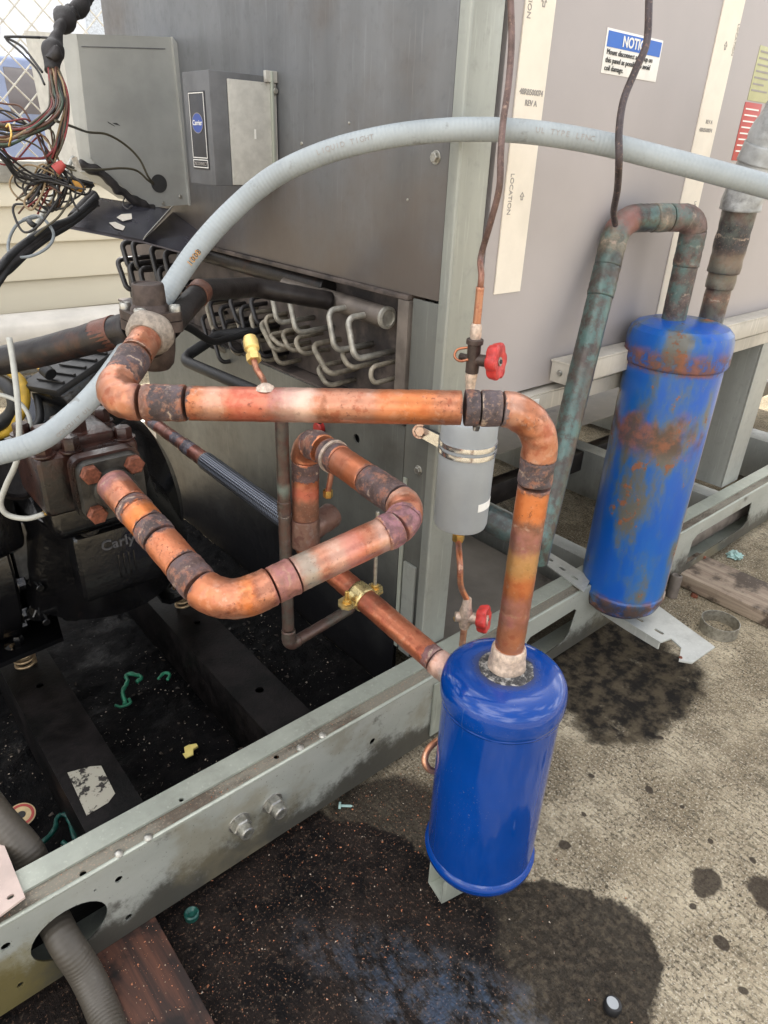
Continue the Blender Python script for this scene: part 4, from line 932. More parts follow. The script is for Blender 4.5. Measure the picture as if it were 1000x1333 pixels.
# ================================================================== PALE CONDUIT ARC
cpts = [(-60, 602, .80), (0, 590, .81), (50, 574, .82), (90, 545, .84), (130, 505, .86), (170, 450, .878), (215, 385, .888), (255, 327, .89), (300, 277, .885), (355, 231, .87), (420, 200, .85), (490, 181, .84), (560, 171, .835), (630, 168.5, .83), (700, 173, .83), (780, 186, .83), (850, 203, .83), (930, 224, .83), (1000, 243, .83), (1090, 268, .83)]
pCo = smooth([D(*q) for q in cpts], 6)
cd_ = empty('flexible_conduit', D(560, 171, .835), 'pale blue grey flexible conduit arching across the whole unit from lower left to upper right', 'conduit')
part('jacket', tube(pCo, .0133, 32, .004), M['conduit'], cd_, False)
pf = resample(pCo, .002)
def along_text(body, size, px, py, mat, off=.0134, flip=1, gap=.72, side=0.):
    s0_ = s_of(pCo, px, py); i0 = int(s0_ / (arclen(pCo)[-1] / (len(pf) - 1)))
    for k, chh in enumerate(body):
        if chh == ' ': continue
        i = min(i0 + int(k * size * gap / .002) * flip, len(pf) - 3); t = (pf[i + 1] - pf[i - 1]).normalized() * flip
        nn = (CAM - pf[i]); nn = (nn - t * nn.dot(t)).normalized(); up = nn.cross(t)
        n2 = (nn * math.cos(side) + up * math.sin(side)); u2 = n2.cross(t)
        text(chh, size, pf[i] + n2 * off - u2 * size * .35, t, u2, mat, cd_, 'printed_letter', ext=.00012, align='CENTER')
along_text('LIQUID TIGHT', .0085, 420, 200, M['inkgrey'], side=.25)
along_text('UL TYPE LFNC', .0085, 700, 173, M['inkgrey'], side=.25)
along_text('1008', .011, 246, 342, M['orangeprint'], side=-.2, gap=.55)
along_text('1008', .0085, 246.5, 341.5, M['ink'], side=-.2, gap=.72, off=.0137)
along_text('CONDUIT UL', .0075, 70, 562, M['inkgrey'], side=-.5)
# ================================================================== capillary tubes
v1c = D(616, 468, .905)
c1 = empty('capillary_tube', D(617, 440, .89), 'thin brown tube coming down beside the galvanised post to the upper red handled valve', 'tube')
tubepart('tube', smooth([D(664, -60, .80), D(665, 0, .80), D(666, 55, .80), D(662, 110, .80), D(655, 160, .80), D(652, 200, .80), D(650, 245, .81), D(638, 292, .84), D(626, 335, .87), v1c + UZ * .105, v1c + UZ * .083], 10), .0040, copper('cap1', [(0, .36, (.085, .06, .055), .84, .5)], base=((.22, .10, .07), (.30, .15, .10)), speck=.3, metal=.5), c1, 14, .004)
c2 = empty('capillary_tube', D(800, 290, .95), 'thin black lead hanging in front of the notice sticker down to the green stained pipe', 'tube')
tubepart('tube', smooth([D(847, -50, .80), D(845, 0, .80), D(842, 55, .80), D(828, 90, .80), D(812, 130, .80), D(806, 170, .80), D(806, 205, .80), D(804, 245, .85), D(799, 275, .91), D(801, 292, .945)], 10), .0043, copper('cap2', [(0, .42, (.040, .036, .040), .85, .6)], base=((.10, .05, .04), (.16, .08, .06)), speck=.3, metal=.5), c2, 14, .004)
# ================================================================== upper red valve, drier, lower red valve: one small liquid line
DX, DY = .682, .600
def red_handle(c, n, r, parent, ang=0.):
    n = n.normalized(); X, Y = frame_of(n); bm = bmesh.new(); rings = []; N_ = 60
    for h, k in ((0, .78), (.001, .86), (.003, .93), (.011, 1.0), (.014, .98), (.0155, .90), (.0150, .45), (.0135, .32)):
        ring = []
        for i in range(N_):
            a = 2 * math.pi * i / N_; rr = r * k * (1 + .085 * math.cos(6 * a + ang) - .02 * math.cos(12 * a + 2 * ang)); ring.append(bm.verts.new(c + n * h + (X * math.cos(a) + Y * math.sin(a)) * rr))
        rings.append(ring)
    for a, b in zip(rings, rings[1:]):
        for i in range(N_): bm.faces.new((a[i], a[(i + 1) % N_], b[(i + 1) % N_], b[i]))
    bm.faces.new(rings[0][::-1]); bm.faces.new(rings[-1])
    hnd = part('handle', bm2mesh(bm, ang=40), M['red'], parent)
    part('washer', lathe([(0, 0), (.0060, 0), (.0058, .0012), (0, .0013)], c + n * .0138, n, 18), M['steel'], hnd)
    part('screw', lathe([(0, 0), (.0030, 0), (.0026, .0018), (0, .002)], c + n * .0150, n, 14), M['ink'], hnd)
v1 = empty('shutoff_valve', v1c, 'upper valve with a scalloped red handle, beside the corner post above the grey drier', 'valve', 'red handled shutoff valves')
mcu = copper('small_line_copper', base=((.42, .18, .10), (.55, .30, .19)), metal=.6)
part('valve_body', join(cyl(v1c - UZ * .018, v1c + UZ * .024, .0088, 20), cyl(v1c + UZ * .020, v1c + UZ * .027, .0112, 20), tube([v1c, v1c + V((.018, -.030, .0))], .0078, 18, .004)), M['brown_valve'], v1)
part('solder_cup', lathe([(0, 0), (.0068, 0), (.0075, .004), (.0072, .016), (.006, .020), (0, .020)], v1c + UZ * .027, UZ, 20, 40, .0007), M['silver_solder'], v1)
part('solder_cup', (lathe([(0, 0), (.0078, 0), (.0082, .004), (.0072, .010), (.0062, .022), (0, .022)], v1c - UZ * .018, -UZ, 20, 40, .0007)), M['silver_solder'], v1)
tubepart('tube', [v1c + UZ * .045, v1c + UZ * .092], .0052, mcu, v1, 16, .003, bumpy=.0003)
tubepart('tube', [v1c - UZ * .038, V((DX, DY, .66))], .0052, mcu, v1, 16, .003)
red_handle(v1c + V((.010, -.020, .001)), V((.35, -.93, .12)), .0235, v1, .3)
tubepart('side_stem', [v1c, D(600, 464, .92)], .0050, M['brown_valve'], v1, 12, .004)
tubepart('keeper_loop', smooth([D(610, 468, .90), D(599, 470, .905), D(592, 464, .91), D(596, 455, .91), D(612, 452, .905)]), .0018, copper('keeper'), v1, 8, .002)
fd = empty('filter_drier', V((DX, DY, .485)), 'grey cylindrical filter drier strapped to the corner post under the upper copper line', 'filter drier')
dsh = part('shell', lathe([(0, -.003), (.008, -.003), (.010, .0), (.030, .001), (.0375, .004), (.0395, .010), (.0395, .160), (.0378, .167), (.031, .171), (.012, .172), (.0, .172)], V((DX, DY, .487)), UZ, 56, 30), M['drier'], fd)
lb_ = part('label', lathe([(.0396, .040), (.0400, .0402), (.0400, .0520), (.0396, .0522)], V((DX, DY, .487)), UZ, 56), M['white'], fd)
bm = bmesh.new(); bm.from_mesh(lb_.data); dv = [v for v in bm.verts if (v.co.x * .62 + v.co.y * -.78) < .022]
bmesh.ops.delete(bm, geom=dv, context='VERTS'); bm.to_mesh(lb_.data); bm.free()
for z in (.118, .130):
    part('clamp_band', lathe([(.0396, 0), (.0413, .0004), (.0416, .003), (.0413, .0075), (.0396, .008)], V((DX, DY, .487 + z)), UZ, 56), M['steelbright'], fd)
arm = [D(608, 583, .925), D(548, 562, .955)]
arm0 = V((DX - .030, DY - .02, .615)); arm1 = PX(545, 561, .70)
dvec = (arm1 - arm0).normalized(); wv = dvec.cross(UZ).normalized() * .0015
part('clamp_arm', poly3([arm0 + UZ * .010, arm0 - UZ * .010, arm1 - UZ * .009, arm1 + UZ * .009], wv), M['steelbright'], fd, False)
part('clamp_arm', poly3([arm0 + UZ * .010 + wv * 6, arm0 - UZ * .010 + wv * 6, arm1 - UZ * .009 + wv * 3, arm1 + UZ * .009 + wv * 3], wv), plain('dull_arm', (.09, .09, .095), .4, .5), fd, False)
part('clamp_bolt', join(hexbolt(arm1 - dvec * .004, (CAM - arm1), .0085, .012, .002)), copper('bolt_cu', base=((.35, .2, .12), (.5, .35, .25))), fd)
part('drier_nut', join(cyl(V((DX, DY, .487)), V((DX, DY, .470)), .0052, 16), hexbolt(V((DX, DY, .473)), -UZ, .0095, .013)), M['brass'], fd)
v2c = D(606, 803, 1.04)
v2 = empty('shutoff_valve', v2c, 'lower valve with a dark red handle, just behind the rim of the clean cylinder', 'valve', 'red handled shutoff valves')
tubepart('tube', smooth([V((DX, DY, .462)), D(599, 735, .995), D(600, 762, 1.01), v2c + UZ * .03], 8), .0046, copper('v2tube', [(.01, .03, VI, .7, .4), (.05, .062, K, .7, .5), (.085, .10, K, .6, .5)], base=((.55, .20, .09), (.62, .30, .18))), v2, 14, .003)
part('valve_body', join(lathe([(0, -.02), (.007, -.02), (.0095, -.010), (.010, .010), (.0075, .018), (.0065, .034), (0, .034)], v2c, UZ, 20, 40, .0008), tube([v2c, v2c + V((.02, -.028, 0))], .0085, 18, .004), tube([v2c, v2c + V((-.012, .01, 0))], .0075, 14, .004)), M['silver_solder'], v2)
tubepart('tube', [v2c - UZ * .02, v2c - UZ * .10], .0052, mcu, v2, 14, .004)
tubepart('side_stem', [v2c, D(592, 806, 1.05)], .0040, M['brass'], v2, 12, .004)
red_handle(v2c + V((.013, -.014, .0)), V((.45, -.88, .15)), .0205, v2, .9)
# little copper drain loop beside the cylinder
dn = empty('drain_tube', D(560, 985, .96), 'thin bent copper tube poking out between the rail and the clean blue cylinder', 'copper tube')
tubepart('tube', smooth([D(585, 955, 1.0), D(568, 965, .97), D(556, 978, .96), D(553, 992, .955), D(560, 1002, .96), D(580, 1008, .98)]), .0048, copper('drain_cu', base=((.55, .24, .13), (.62, .34, .22))), dn, 14, .003)
# ================================================================== right-hand pipes of the old cylinder
RG = .0208
g1 = PZ(878, 410, .734)
pG = fillet([V((g1.x, g1.y, .700)), V((g1.x, g1.y, .896)), PZ(806, 284, .893), D(704, 702, 1.18), D(698, 730, 1.2)], [0, .028, .050, 0, 0], 14)
s = lambda x, y, lo=0., hi=9.: s_of(pG, x, y, lo, hi)
LG_ = arclen(pG)[-1]; w1 = s(886, 345); w2 = s(893, 300); w3 = s(870, 272, s(895, 285)); w4 = s(848, 275, s(895, 285)); w5 = s(783, 345, w4); w6 = s(772, 385, w4)
mG = copper('verdigris_pipe', [(0, .03, (.10, .13, .20), .8, .8), (.03, w1, (.075, .055, .05), .8, .9), (w1, w1 + .012, (.16, .07, .05), .6, .8), (w1 + .012, w2, (.085, .06, .055), .75, .8), (w2, w3, (.14, .08, .07), .7, .6), (w3, w4, (.16, .14, .11), .8, .8),
                            (s(822, 285, w4), s(802, 303, w4), (.30, .12, .10), .6, .6), (s(800, 305, w4), s(790, 330, w4), (.15, .135, .10), .7, .8)], patina=((.085, .165, .155), .75), base=((.060, .052, .046), (.085, .070, .060)), metal=.25)
rG = empty('verdigris_pipe', V((g1.x, g1.y, .73)), 'green stained pipe bending over from the rusty blue cylinder and running down to its left', 'pipe')
pipe_run(rG, pG, RG, mG, [('tube', 0, w1 + .002, 0), ('coupling', w1, w2, 0.0012), ('elbow', w2 - .002, w3 + .001, .0014), ('coupling', w3, w4, 0.0017), ('elbow', w4 - .002, w5, .0010), ('coupling', w5 - .001, w6, 0.0012), ('tube', w6 - .002, LG_, 0)])
lw_ = empty('teal_ground_pipe', D(660, 690, 1.25), 'blurred teal stained pipe lying low behind the lower end of the drier', 'pipe')
part('tube', tube([D(632, 672, 1.28), D(712, 712, 1.25)], .026, 24, .006, bumpy=.001), copper('teal_low', patina=((.10, .16, .16), .8), base=((.06, .065, .065), (.10, .09, .08)), metal=.2), lw_, False)
h1 = PZ(928, 405, .734)
hz = V((h1.x, h1.y, .700)); htop = D(966, 262, 1.185)
pH = fillet([hz, htop, D(1003, 178, 1.12), D(1060, 90, 1.05)], [0, .05, .03, 0], 10)
s = lambda x, y: s_of(pH, x, y)
mH = copper('sooty_riser', [(0, .03, (.10, .12, .15), .7, .8), (.05, .068, (.17, .09, .06), .8, .8), (.085, .11, (.30, .24, .17), .35, .8), (.115, .16, (.022, .022, .025), .85, .9)], patina=((.16, .20, .17), .4), base=((.075, .06, .055), (.13, .085, .07)), metal=.25)
rH = empty('insulated_riser', hz, 'sooty pipe rising from the rusty blue cylinder into white wrapped insulation at the right edge', 'pipe')
hs1 = s(935, 375); hs2 = s(963, 270)
part('tube', tube(sub(pH, 0, hs1 + .01), .0225, 32, .003, bumpy=.0006), mH, rH, False)
part('coupling', tube(sub(pH, hs1, hs1 + .03), .0250, 32, .002, s0=hs1, bumpy=.0015), mH, rH, False)
part('sleeve', tube(sub(pH, hs1 + .028, hs2), .0280, 32, .003, s0=hs1, bumpy=.0018), mH, rH, False)
part('insulation_wrap', tube(sub(pH, hs2 - .004, arclen(pH)[-1]), .0335, 36, .003, bumpy=.003), M['scale'], rH, False)
part('wrap_band', tube(sub(pH, hs2 + .07, hs2 + .10), .0355, 36, .003, bumpy=.002), M['scale'], rH, False)
# slotted strap and hooked plate under the old cylinder
st_ = empty('slotted_strap', V((1.20, .60, .165)), 'slotted galvanised strap with a hooked end plate passing under the rusty blue cylinder', 'steel bracket')
zs = .0990
A0 = PZ(697, 716, zs); B0 = PZ(893, 864, zs)
def slot(cx, cy, l, w, d):
    n_ = V((-d.y, d.x, 0)); o = []
    for i in range(16):
        a = 2 * math.pi * i / 16; q = V((cx, cy, 0)) + d * (math.cos(a) * w + (l if math.cos(a) > 0 else -l)) + n_ * math.sin(a) * w; o.append((q.x, q.y))
    return o
outl = [(p.x, p.y) for p in (PZ(765, 776, zs), PZ(800, 770, zs), PZ(858, 789, zs), PZ(931, 842, zs), PZ(901, 863, zs), PZ(884, 860, zs), PZ(887, 843, zs), PZ(874, 831, zs), PZ(860, 836, zs), PZ(818, 810, zs))]
zi = .1845; inn = plate([(p.x, p.y) for p in (PZ(694, 722, zi), PZ(708, 714, zi), PZ(770, 752, zi), PZ(760, 770, zi))], [slot(*(lambda p: (p.x, p.y))(PZ(px, py, zi)), .006, .0040, (PZ(760, 761, zi) - PZ(701, 718, zi)).normalized()) for px, py in ((716, 728), (732, 740), (748, 752))], (0, 0, zi - .003), UX, UY, .003)
part('inner_strip', inn, M['zincplate'], st_, False)
dirv = (PZ(858, 823, zs) - PZ(705, 730, zs)).normalized()
hs_ = [slot(*(lambda p: (p.x, p.y))(PZ(px, py, zs)), .007, .0042, dirv) for px, py in ((832, 806), (858, 822))]
part('strap_plate', plate(outl, hs_, (0, 0, zs - .003), UX, UY, .003), M['zincplate'], st_, False)
part('strap_edge', poly3([PZ(765, 776, zs - .0035), PZ(818, 810, zs - .0035), PZ(860, 836, zs - .0035), PZ(860, 836, zs - .0035) - UZ * .018, PZ(818, 810, zs - .0035) - UZ * .02, PZ(765, 776, zs - .0035) - UZ * .02], V((-.002, .002, 0))), M['zincplate'], st_, False)
part('rivet', lathe([(0, 0), (.004, 0), (.003, .002), (0, .003)], PZ(886, 856, zs), UZ, 12), M['rustbolt'], st_)
rg = PZ(934, 822, 0)
tag(link('hose_clamp_ring', lathe([(.041, 0), (.0425, 0), (.0425, .030), (.041, .030), (.041, 0)], rg + V((0, 0, .002)), UZ, 40), M['steel'], None), 'short round metal collar lying on the concrete beside the hooked end of the slotted strap', 'metal ring')
q = PZ(874, 776, 0)
tag(link('pipe_stub', lathe([(0, 0), (.014, 0), (.0145, .052), (.0135, .060), (.010, .061), (.009, .058), (0, .058)], q, V((.1, .05, 1)), 24, 40, .0008), M['header'], None), 'short capped pipe stub standing upright on the concrete just right of the rusty blue cylinder', 'pipe stub')
# timbers
pl = [PZ(891, 741, .035), PZ(910, 731, .035)]
tag(link('timber_plank', box((1.585, .05, .003), (1.725, .655, .040), .004), M['woodpale'], None), 'weathered grey brown plank lying on the concrete at the right edge', 'plank')
tag(link('timber_block', box((.050, .40, .002), (.165, .80, .0285), .004), M['wooddark'], None), 'red brown oily timber block wedged under the galvanised rail at lower left', 'timber')
# grimy flexible hose through the rail hole
fx = empty('grimy_flex_hose', V((.06, .64, .06)), 'ribbed grimy grey flexible hose passing out through the large hole of the base rail', 'hose')
hc = RH(86, 1214); hp = V((hc[0] - .005, RY, hc[1] - .004))
pX = smooth([PZ(-60, 985, .22), PZ(-5, 1062, .20), PZ(38, 1112, .16), V((hp.x - .002, .70, .105)), hp, PZ(112, 1268, .055), PZ(135, 1318, .030), PZ(165, 1400, .024)], 10)
part('hose_jacket', tube(pX, .0195, 28, .004), M['flex'], fx, False)
# pink primed plate at the left edge
pp_ = [PZ(*q, .188) for q in ((-60, 1010), (-4, 1076), (33, 1168), (-10, 1200), (-60, 1230))]
O_ = V((0, 0, .186)); ol = [(p.x, p.y) for p in pp_]; h_ = PZ(14, 1168, .188); h2 = PZ(-2, 1160, .188)
tag(link('primed_plate', plate(ol, [circ(h_.x, h_.y, .0042, .0032, 12)], O_, UX, UY, .003), M['peach'], None, False), 'pale pink steel plate with a small hole, on the rail at the left edge', 'steel plate')
# ================================================================== DISCONNECT BOX on the side wall
dx = empty('disconnect_switch', V((.66, 1.15, .91)), 'charcoal switch box with oval blue logo and worn pale cover on the side wall', 'switch box')
bx = part('enclosure', box((.594, 1.116, .915), (.7115, 1.205, 1.075), .002), M['boxdark'], dx)
a_ = PY(300, 103, 1.111); b_ = PY(360, 97, 1.111); c_ = PY(364, 238, 1.111); d_ = PY(306, 240, 1.111)
part('pale_cover', box((.6235, 1.110, .917), (.7105, 1.1145, 1.0655), .001), M['cover'], dx)
part('cover_flange', box((.6985, 1.1045, .917), (.7025, 1.1098, 1.081), .0008), M['galv'], dx)
part('cover_top', box((.690, 1.107, 1.066), (.7115, 1.1145, 1.082), .0008), M['cover'], dx)
for z in (1.055, .935): part('cover_screw', hexbolt(V((.7065, 1.1095, z)), -UY, .0045, .004, .001), M['steel'], dx)
part('seal', box((.6660, 1.1088, .985), (.6690, 1.1097, .999), 0), M['white'], dx, False)
lg = part('logo_sticker', box((.5925, 1.132, .938), (.5937, 1.186, 1.048), .0002), M['stickerblack'], dx)
XF = .5918
def framebox(y0, y1, z0, z1, t=.0012):
    return join(box((XF, y0, z0), (XF + .0004, y1, z0 + t), 0), box((XF, y0, z1 - t), (XF + .0004, y1, z1), 0), box((XF, y0, z0 + t), (XF + .0004, y0 + t, z1 - t), 0), box((XF, y1 - t, z0 + t), (XF + .0004, y1, z1 - t), 0))
part('sticker_frame', framebox(1.134, 1.184, .954, 1.046), M['white'], lg, False)
part('sticker_frame', framebox(1.134, 1.184, .940, .952), M['white'], lg, False)
part('logo_oval', plate(circ(0, 0, .0175, .0135, 32), [], (XF - .0001, 1.159, 1.004), -UY, UZ, .0003), M['logoblue'], lg, False)
part('logo_oval_ring', plate(circ(0, 0, .0185, .0145, 32), [circ(0, 0, .0176, .0136, 32)], (XF, 1.159, 1.004), -UY, UZ, .0003), M['inkgrey'], lg, False)
text('Carrier', .0105, (XF - .0006, 1.159, 1.001), -UY, UZ, M['white'], lg, 'logo_word', align='CENTER', bold=.0001)
text('DISCONNECT', .0072, (XF - .0006, 1.159, .9435), -UY, UZ, M['inkgrey'], lg, 'sticker_word', align='CENTER')
# ================================================================== CONTROL BOX
cb_ = empty('control_enclosure', V((.62, 1.46, .87)), 'grey sheet metal enclosure with slanted lower edge and black knockout, left of the switch box', 'enclosure')
F = 1.46
def P3(x, y): p = PY(x, y, F); return p
fpn = [P3(*q) for q in ((100, 44), (222, 48), (230, 60), (252, 266), (195, 270), (131, 222), (118, 205))]
part('front_sheet', poly3(fpn, V((0, .004, 0))), M['boxgrey'], cb_, False)
body_pts = [P3(*q) + UY * .006 for q in ((102, 46), (220, 50), (246, 262), (196, 266), (130, 220))]
part('enclosure_body', poly3(body_pts, V((0, .16, 0))), M['boxgrey'], cb_, False)
lf = [P3(100, 44) - UX * .001, P3(131, 222) - UX * .001, P3(131, 222) + V((-.030, .02, -.004)), P3(131, 222) + V((-.045, .14, .02)), P3(100, 44) + V((-.045, .14, .01)), P3(100, 44) + V((-.022, .02, 0))]
part('side_sheet', poly3([lf[0], lf[1], lf[2], lf[5]], V((0, .003, 0))), M['boxgrey'], cb_, False)
part('side_sheet', poly3([lf[5], lf[2], lf[3], lf[4]], V((.003, .0, 0))), M['cover'], cb_, False)
p0, p1 = P3(106, 60), P3(215, 63)
part('fold_line', poly3([p0 - UY * .001, p1 - UY * .001, p1 - UY * .001 - UZ * .0015, p0 - UY * .001 - UZ * .0015], V((0, .0015, 0))), M['boxdark'], cb_, False)
part('edge_flange', poly3([P3(222, 48), P3(231, 60), P3(253, 266), P3(245, 267)], V((0, -.008, 0))), M['boxgrey'], cb_, False)
kn = P3(207, 239); part('knockout', lathe([(0, 0), (.0165, 0), (.0168, .001), (0, .0012)], kn, -UY, 32), M['ink'], cb_)
for px, py in ((235, 256), (213, 265)): part('corner_screw', lathe([(0, 0), (.004, 0), (.003, .0022), (0, .0025)], P3(px, py), -UY, 12), M['steel'], cb_)
for pts in (((146, 160), (152, 160), (157, 164), (150, 162)), ((140, 158), (148, 163), (150, 165), (141, 160))):
    part('scratch', poly3([P3(*q) - UY * .0004 for q in pts], V((0, .0004, 0))), M['ink'], cb_, False)
# torn black gasket edge
gk = smooth([P3(100, 214) - UY * .01, P3(128, 226) - UY * .012, P3(150, 246) - UY * .01, P3(176, 262) - UY * .01, P3(198, 272) - UY * .006])
part('torn_gasket', tube(gk, .0085, 10, .004, bumpy=.006), M['tape'], cb_)
# dark sheet tray below
ty = empty('oily_sheet_tray', PY(150, 290, 1.40), 'dark shiny bent metal tray with two scraps of masking tape, hanging under the grey enclosure', 'metal tray')
q4 = [D(84, 292, 1.16), D(124, 256, 1.32), D(222, 272, 1.42), D(186, 312, 1.22)]
part('tray_sheet', poly3(q4, UZ * -.003), M['tray'], ty, False)
part('tray_lip', poly3([q4[3], q4[2], q4[2] - UZ * .0 + V((.004, 0, .006)), q4[3] + V((.004, 0, .006))], V((.002, 0, .0))), M['cover'], ty, False)
part('tray_lip', poly3([q4[0], q4[3], q4[3] - UZ * .006, q4[0] - UZ * .006], V((0, .002, 0))), M['tray'], ty, False)
def on_tray(x, y):
    n_ = (q4[1] - q4[0]).cross(q4[3] - q4[0]).normalized(); r_ = sight(x, y); t = (q4[0] - CAM).dot(n_) / r_.dot(n_); return CAM + r_ * t
nn_ = (q4[1] - q4[0]).cross(q4[3] - q4[0]).normalized(); nn_ = nn_ if nn_.z > 0 else -nn_
for pts in (((152, 284), (158, 280), (171, 279), (172, 286), (160, 289)), ((142, 291), (150, 290), (163, 296), (160, 301), (150, 298))):
    part('tape_scrap', poly3([on_tray(*q) + nn_ * .0012 for q in pts], nn_ * .0006), M['strip'], ty, False)
q5 = [D(186, 314, 1.3), D(225, 276, 1.5), D(300, 300, 1.5), D(262, 335, 1.35)]
tag(link('blue_sheen_sheet', poly3(q5, UZ * -.003), M['tray'], None, False), 'dark folded sheet between the shiny tray and the coil bay, partly behind the conduit', 'metal sheet')
# ================================================================== WIRING
wr = empty('wire_harness', D(70, 180, 1.0), 'tangle of thin red, green and black wires hanging from a taped bundle at left', 'wire harness')
part('taped_bundle', tube(smooth([D(135, -30, 1.2), D(118, 0, 1.15), D(95, 14, 1.1), D(84, 24, 1.06), D(78, 40, 1.02), D(70, 62, 1.0), D(66, 92, .99)], 8), lambda q: .0105 + .003 * math.sin(q * 60) + (.002 if .17 < q < .26 else -.002 if q < .1 else 0), 16, .003, bumpy=.0075, nscale=38), M['tape'], wr)
for q in ((72, 70, .985), (92, 18, 1.07)): part('taped_bundle', lathe([(0, -.012), (.008, -.009), (.0105, 0), (.008, .009), (0, .012)], D(*q), UZ + UX * .4, 12, 60, .012), M['tape'], wr)
wr_r = random.Random(11)
def wire(pts, r=.0016, col=2, jit=0., parent=wr, name='wire', seg=7):
    P_ = [D(x + wr_r.uniform(-jit, jit), y + wr_r.uniform(-jit, jit), d + wr_r.uniform(-jit, jit) * .002) for x, y, d in pts]
    mat = M['wired'][col] if isinstance(col, int) else col
    part(name, tube(smooth(P_, 7), r, seg), mat, parent, False)
for i in range(13):                              # down from the taped bundle, then left in a loose rope
    o = i * 1.1 - 7; c = (0, 1, 3, 0, 5, 2, 3, 1, 4, 0, 3, 5, 2)[i]
    wire([(68 + o * .6, 88, .99), (72 + o, 115, .98), (74 + o * 1.2, 138, .97), (60 + o, 152 + i * .8, .95), (38, 162 + i * 1.1, .93), (18 + o * .3, 168 + i * 1.4, .92), (4, 163 + i * 2.2, .91), (-30, 158 + i * 2.5, .9)], .0017, c, 2.2)
for i in range(9):                               # straight down, to the knot
    o = i * 1.3 - 5; c = (4, 0, 1, 2, 3, 4, 5, 1, 0)[i]
    wire([(72 + o * .6, 88, .99), (80 + o, 110, .985), (86 + o * .5, 135, .98), (82 + o, 165, .97), (76 + o, 190, .97), (68 + o, 208, .98), (60 + o * 1.2, 225, .99), (48 + o * 2, 242, .99)], .0015, c, 2.0)
for i in range(12):                              # loops under the knot
    c = (2, 2, 0, 2, 3, 2, 4, 2, 2, 0, 2, 4)[i]; a = i * 2.3; cx, cy = 55 + wr_r.uniform(-22, 22), 240 + wr_r.uniform(-16, 22); rx, ry = wr_r.uniform(12, 34), wr_r.uniform(12, 30)
    wire([(66, 208, .98), (cx + rx, cy - ry * .3, .99), (cx + rx * .5, cy + ry, 1.0), (cx - rx * .6, cy + ry * .7, 1.0), (cx - rx, cy - ry * .1, .99), (cx - rx * .3, cy - ry * .8, .98), (cx + rx * 1.2, cy - ry * .2, .98)], .0014, c, 2.5)
for i in range(6):
    wire([(-30, 176 + i * 4, .92), (0, 192 + i * 3, .93), (22, 215 + i * 3, .95), (42, 228 + i * 2, .97), (62, 232 + i, .98), (95, 232 + i * 2, 1.0), (120, 238 + i, 1.05)], .0015, 2, 2.5)
wire([(58, 222, .98), (45, 245, .98), (32, 262, .98), (42, 272, .98), (56, 250, .98), (60, 232, .98)], .0016, 4, 1)
wire([(62, 225, .98), (40, 262, .98), (18, 268, .98), (20, 285, .98), (32, 303, .98), (52, 292, .98), (74, 262, .98), (88, 240, 1.0)], .0017, 2, 1)
wire([(70, 215, .98), (90, 245, 1.0), (112, 252, 1.05), (118, 242, 1.05), (108, 236, 1.03), (92, 248, 1.0), (98, 268, 1.0), (102, 274, 1.0)], .0016, 2, 1)
wire([(68, 210, .98), (75, 250, .99), (92, 254, 1.0), (78, 280, 1.0), (60, 296, 1.0), (40, 312, 1.0)], .0016, 0, 1)
wire([(0, 186, .93), (14, 205, .94), (38, 206, .96), (58, 205, .97), (72, 192, .97), (80, 176, .97)], .0018, 1, 0)
wire([(72, 92, .99), (55, 94, .99), (30, 62, 1.0), (10, 50, 1.0), (8, 48, 1.0), (30, 48, 1.02), (60, 49, 1.02), (70, 50, 1.0)][1:], .0018, 2, 0)
wire([(58, 110, .99), (48, 90, 1.0), (25, 66, 1.0), (9, 52, 1.0), (14, 48, 1.0), (52, 49, 1.02)], .0016, 2, 0)
wire([(72, 157, .95), (95, 165, 1.05), (115, 172, 1.15), (140, 175, 1.2), (165, 190, 1.25), (182, 208, 1.28), (193, 230, 1.3), (200, 238, 1.32)], .0020, 0, 0)
wire([(84, 215, .98), (105, 220, 1.1), (130, 221, 1.2), (158, 219, 1.25), (178, 222, 1.28), (192, 234, 1.3), (200, 240, 1.32)], .0020, 0, 0)
for pth in ([(110, 250, 1.2), (112, 262, 1.22), (118, 270, 1.2), (130, 268, 1.2)], [(162, 258, 1.3), (160, 266, 1.25), (166, 272, 1.22), (172, 268, 1.2)]): wire(pth, .0014, 2, 0)
for i in range(9):
    c = (3, 0, 1, 2, 3, 4, 2, 1, 0)[i]; x0 = wr_r.uniform(-25, 8); y0 = wr_r.uniform(128, 200)
    wire([(x0 - 20, y0, .93), (x0 + 14, y0 + wr_r.uniform(-14, 20), .94), (x0 + 40, y0 + wr_r.uniform(-18, 26), .95), (58 + wr_r.uniform(-8, 10), 190 + wr_r.uniform(-28, 22), .97), (66 + wr_r.uniform(-8, 14), 224 + wr_r.uniform(-8, 14), .985), (40 + wr_r.uniform(-20, 40), 262 + wr_r.uniform(-20, 20), 1.0)], .0013, c, 2)
part('wire_nut', lathe([(0, 0), (.0075, 0), (.0068, .010), (.0045, .016), (0, .016)], D(72, 222, .97), V((.6, -.2, .5)), 12), M['stickerred'], wr)
part('wire_nut', lathe([(0, 0), (.007, 0), (.0065, .014), (.004, .018), (0, .018)], D(93, 240, 1.0), V((.8, -.2, -.3)), 12), M['orangeprint'], wr)
part('masking_tape', poly3([D(93, 206, 1.04), D(99, 204, 1.04), D(106, 222, 1.06), (D(97, 222, 1.05))], V((.002, .002, 0))), M['strip'], wr, False)
part('cable_tie', tube(smooth([D(8, 166, .90), D(12, 162, .90), D(15, 175, .89), D(12, 190, .90)]), .0016, 6), M['brass'], wr, False)
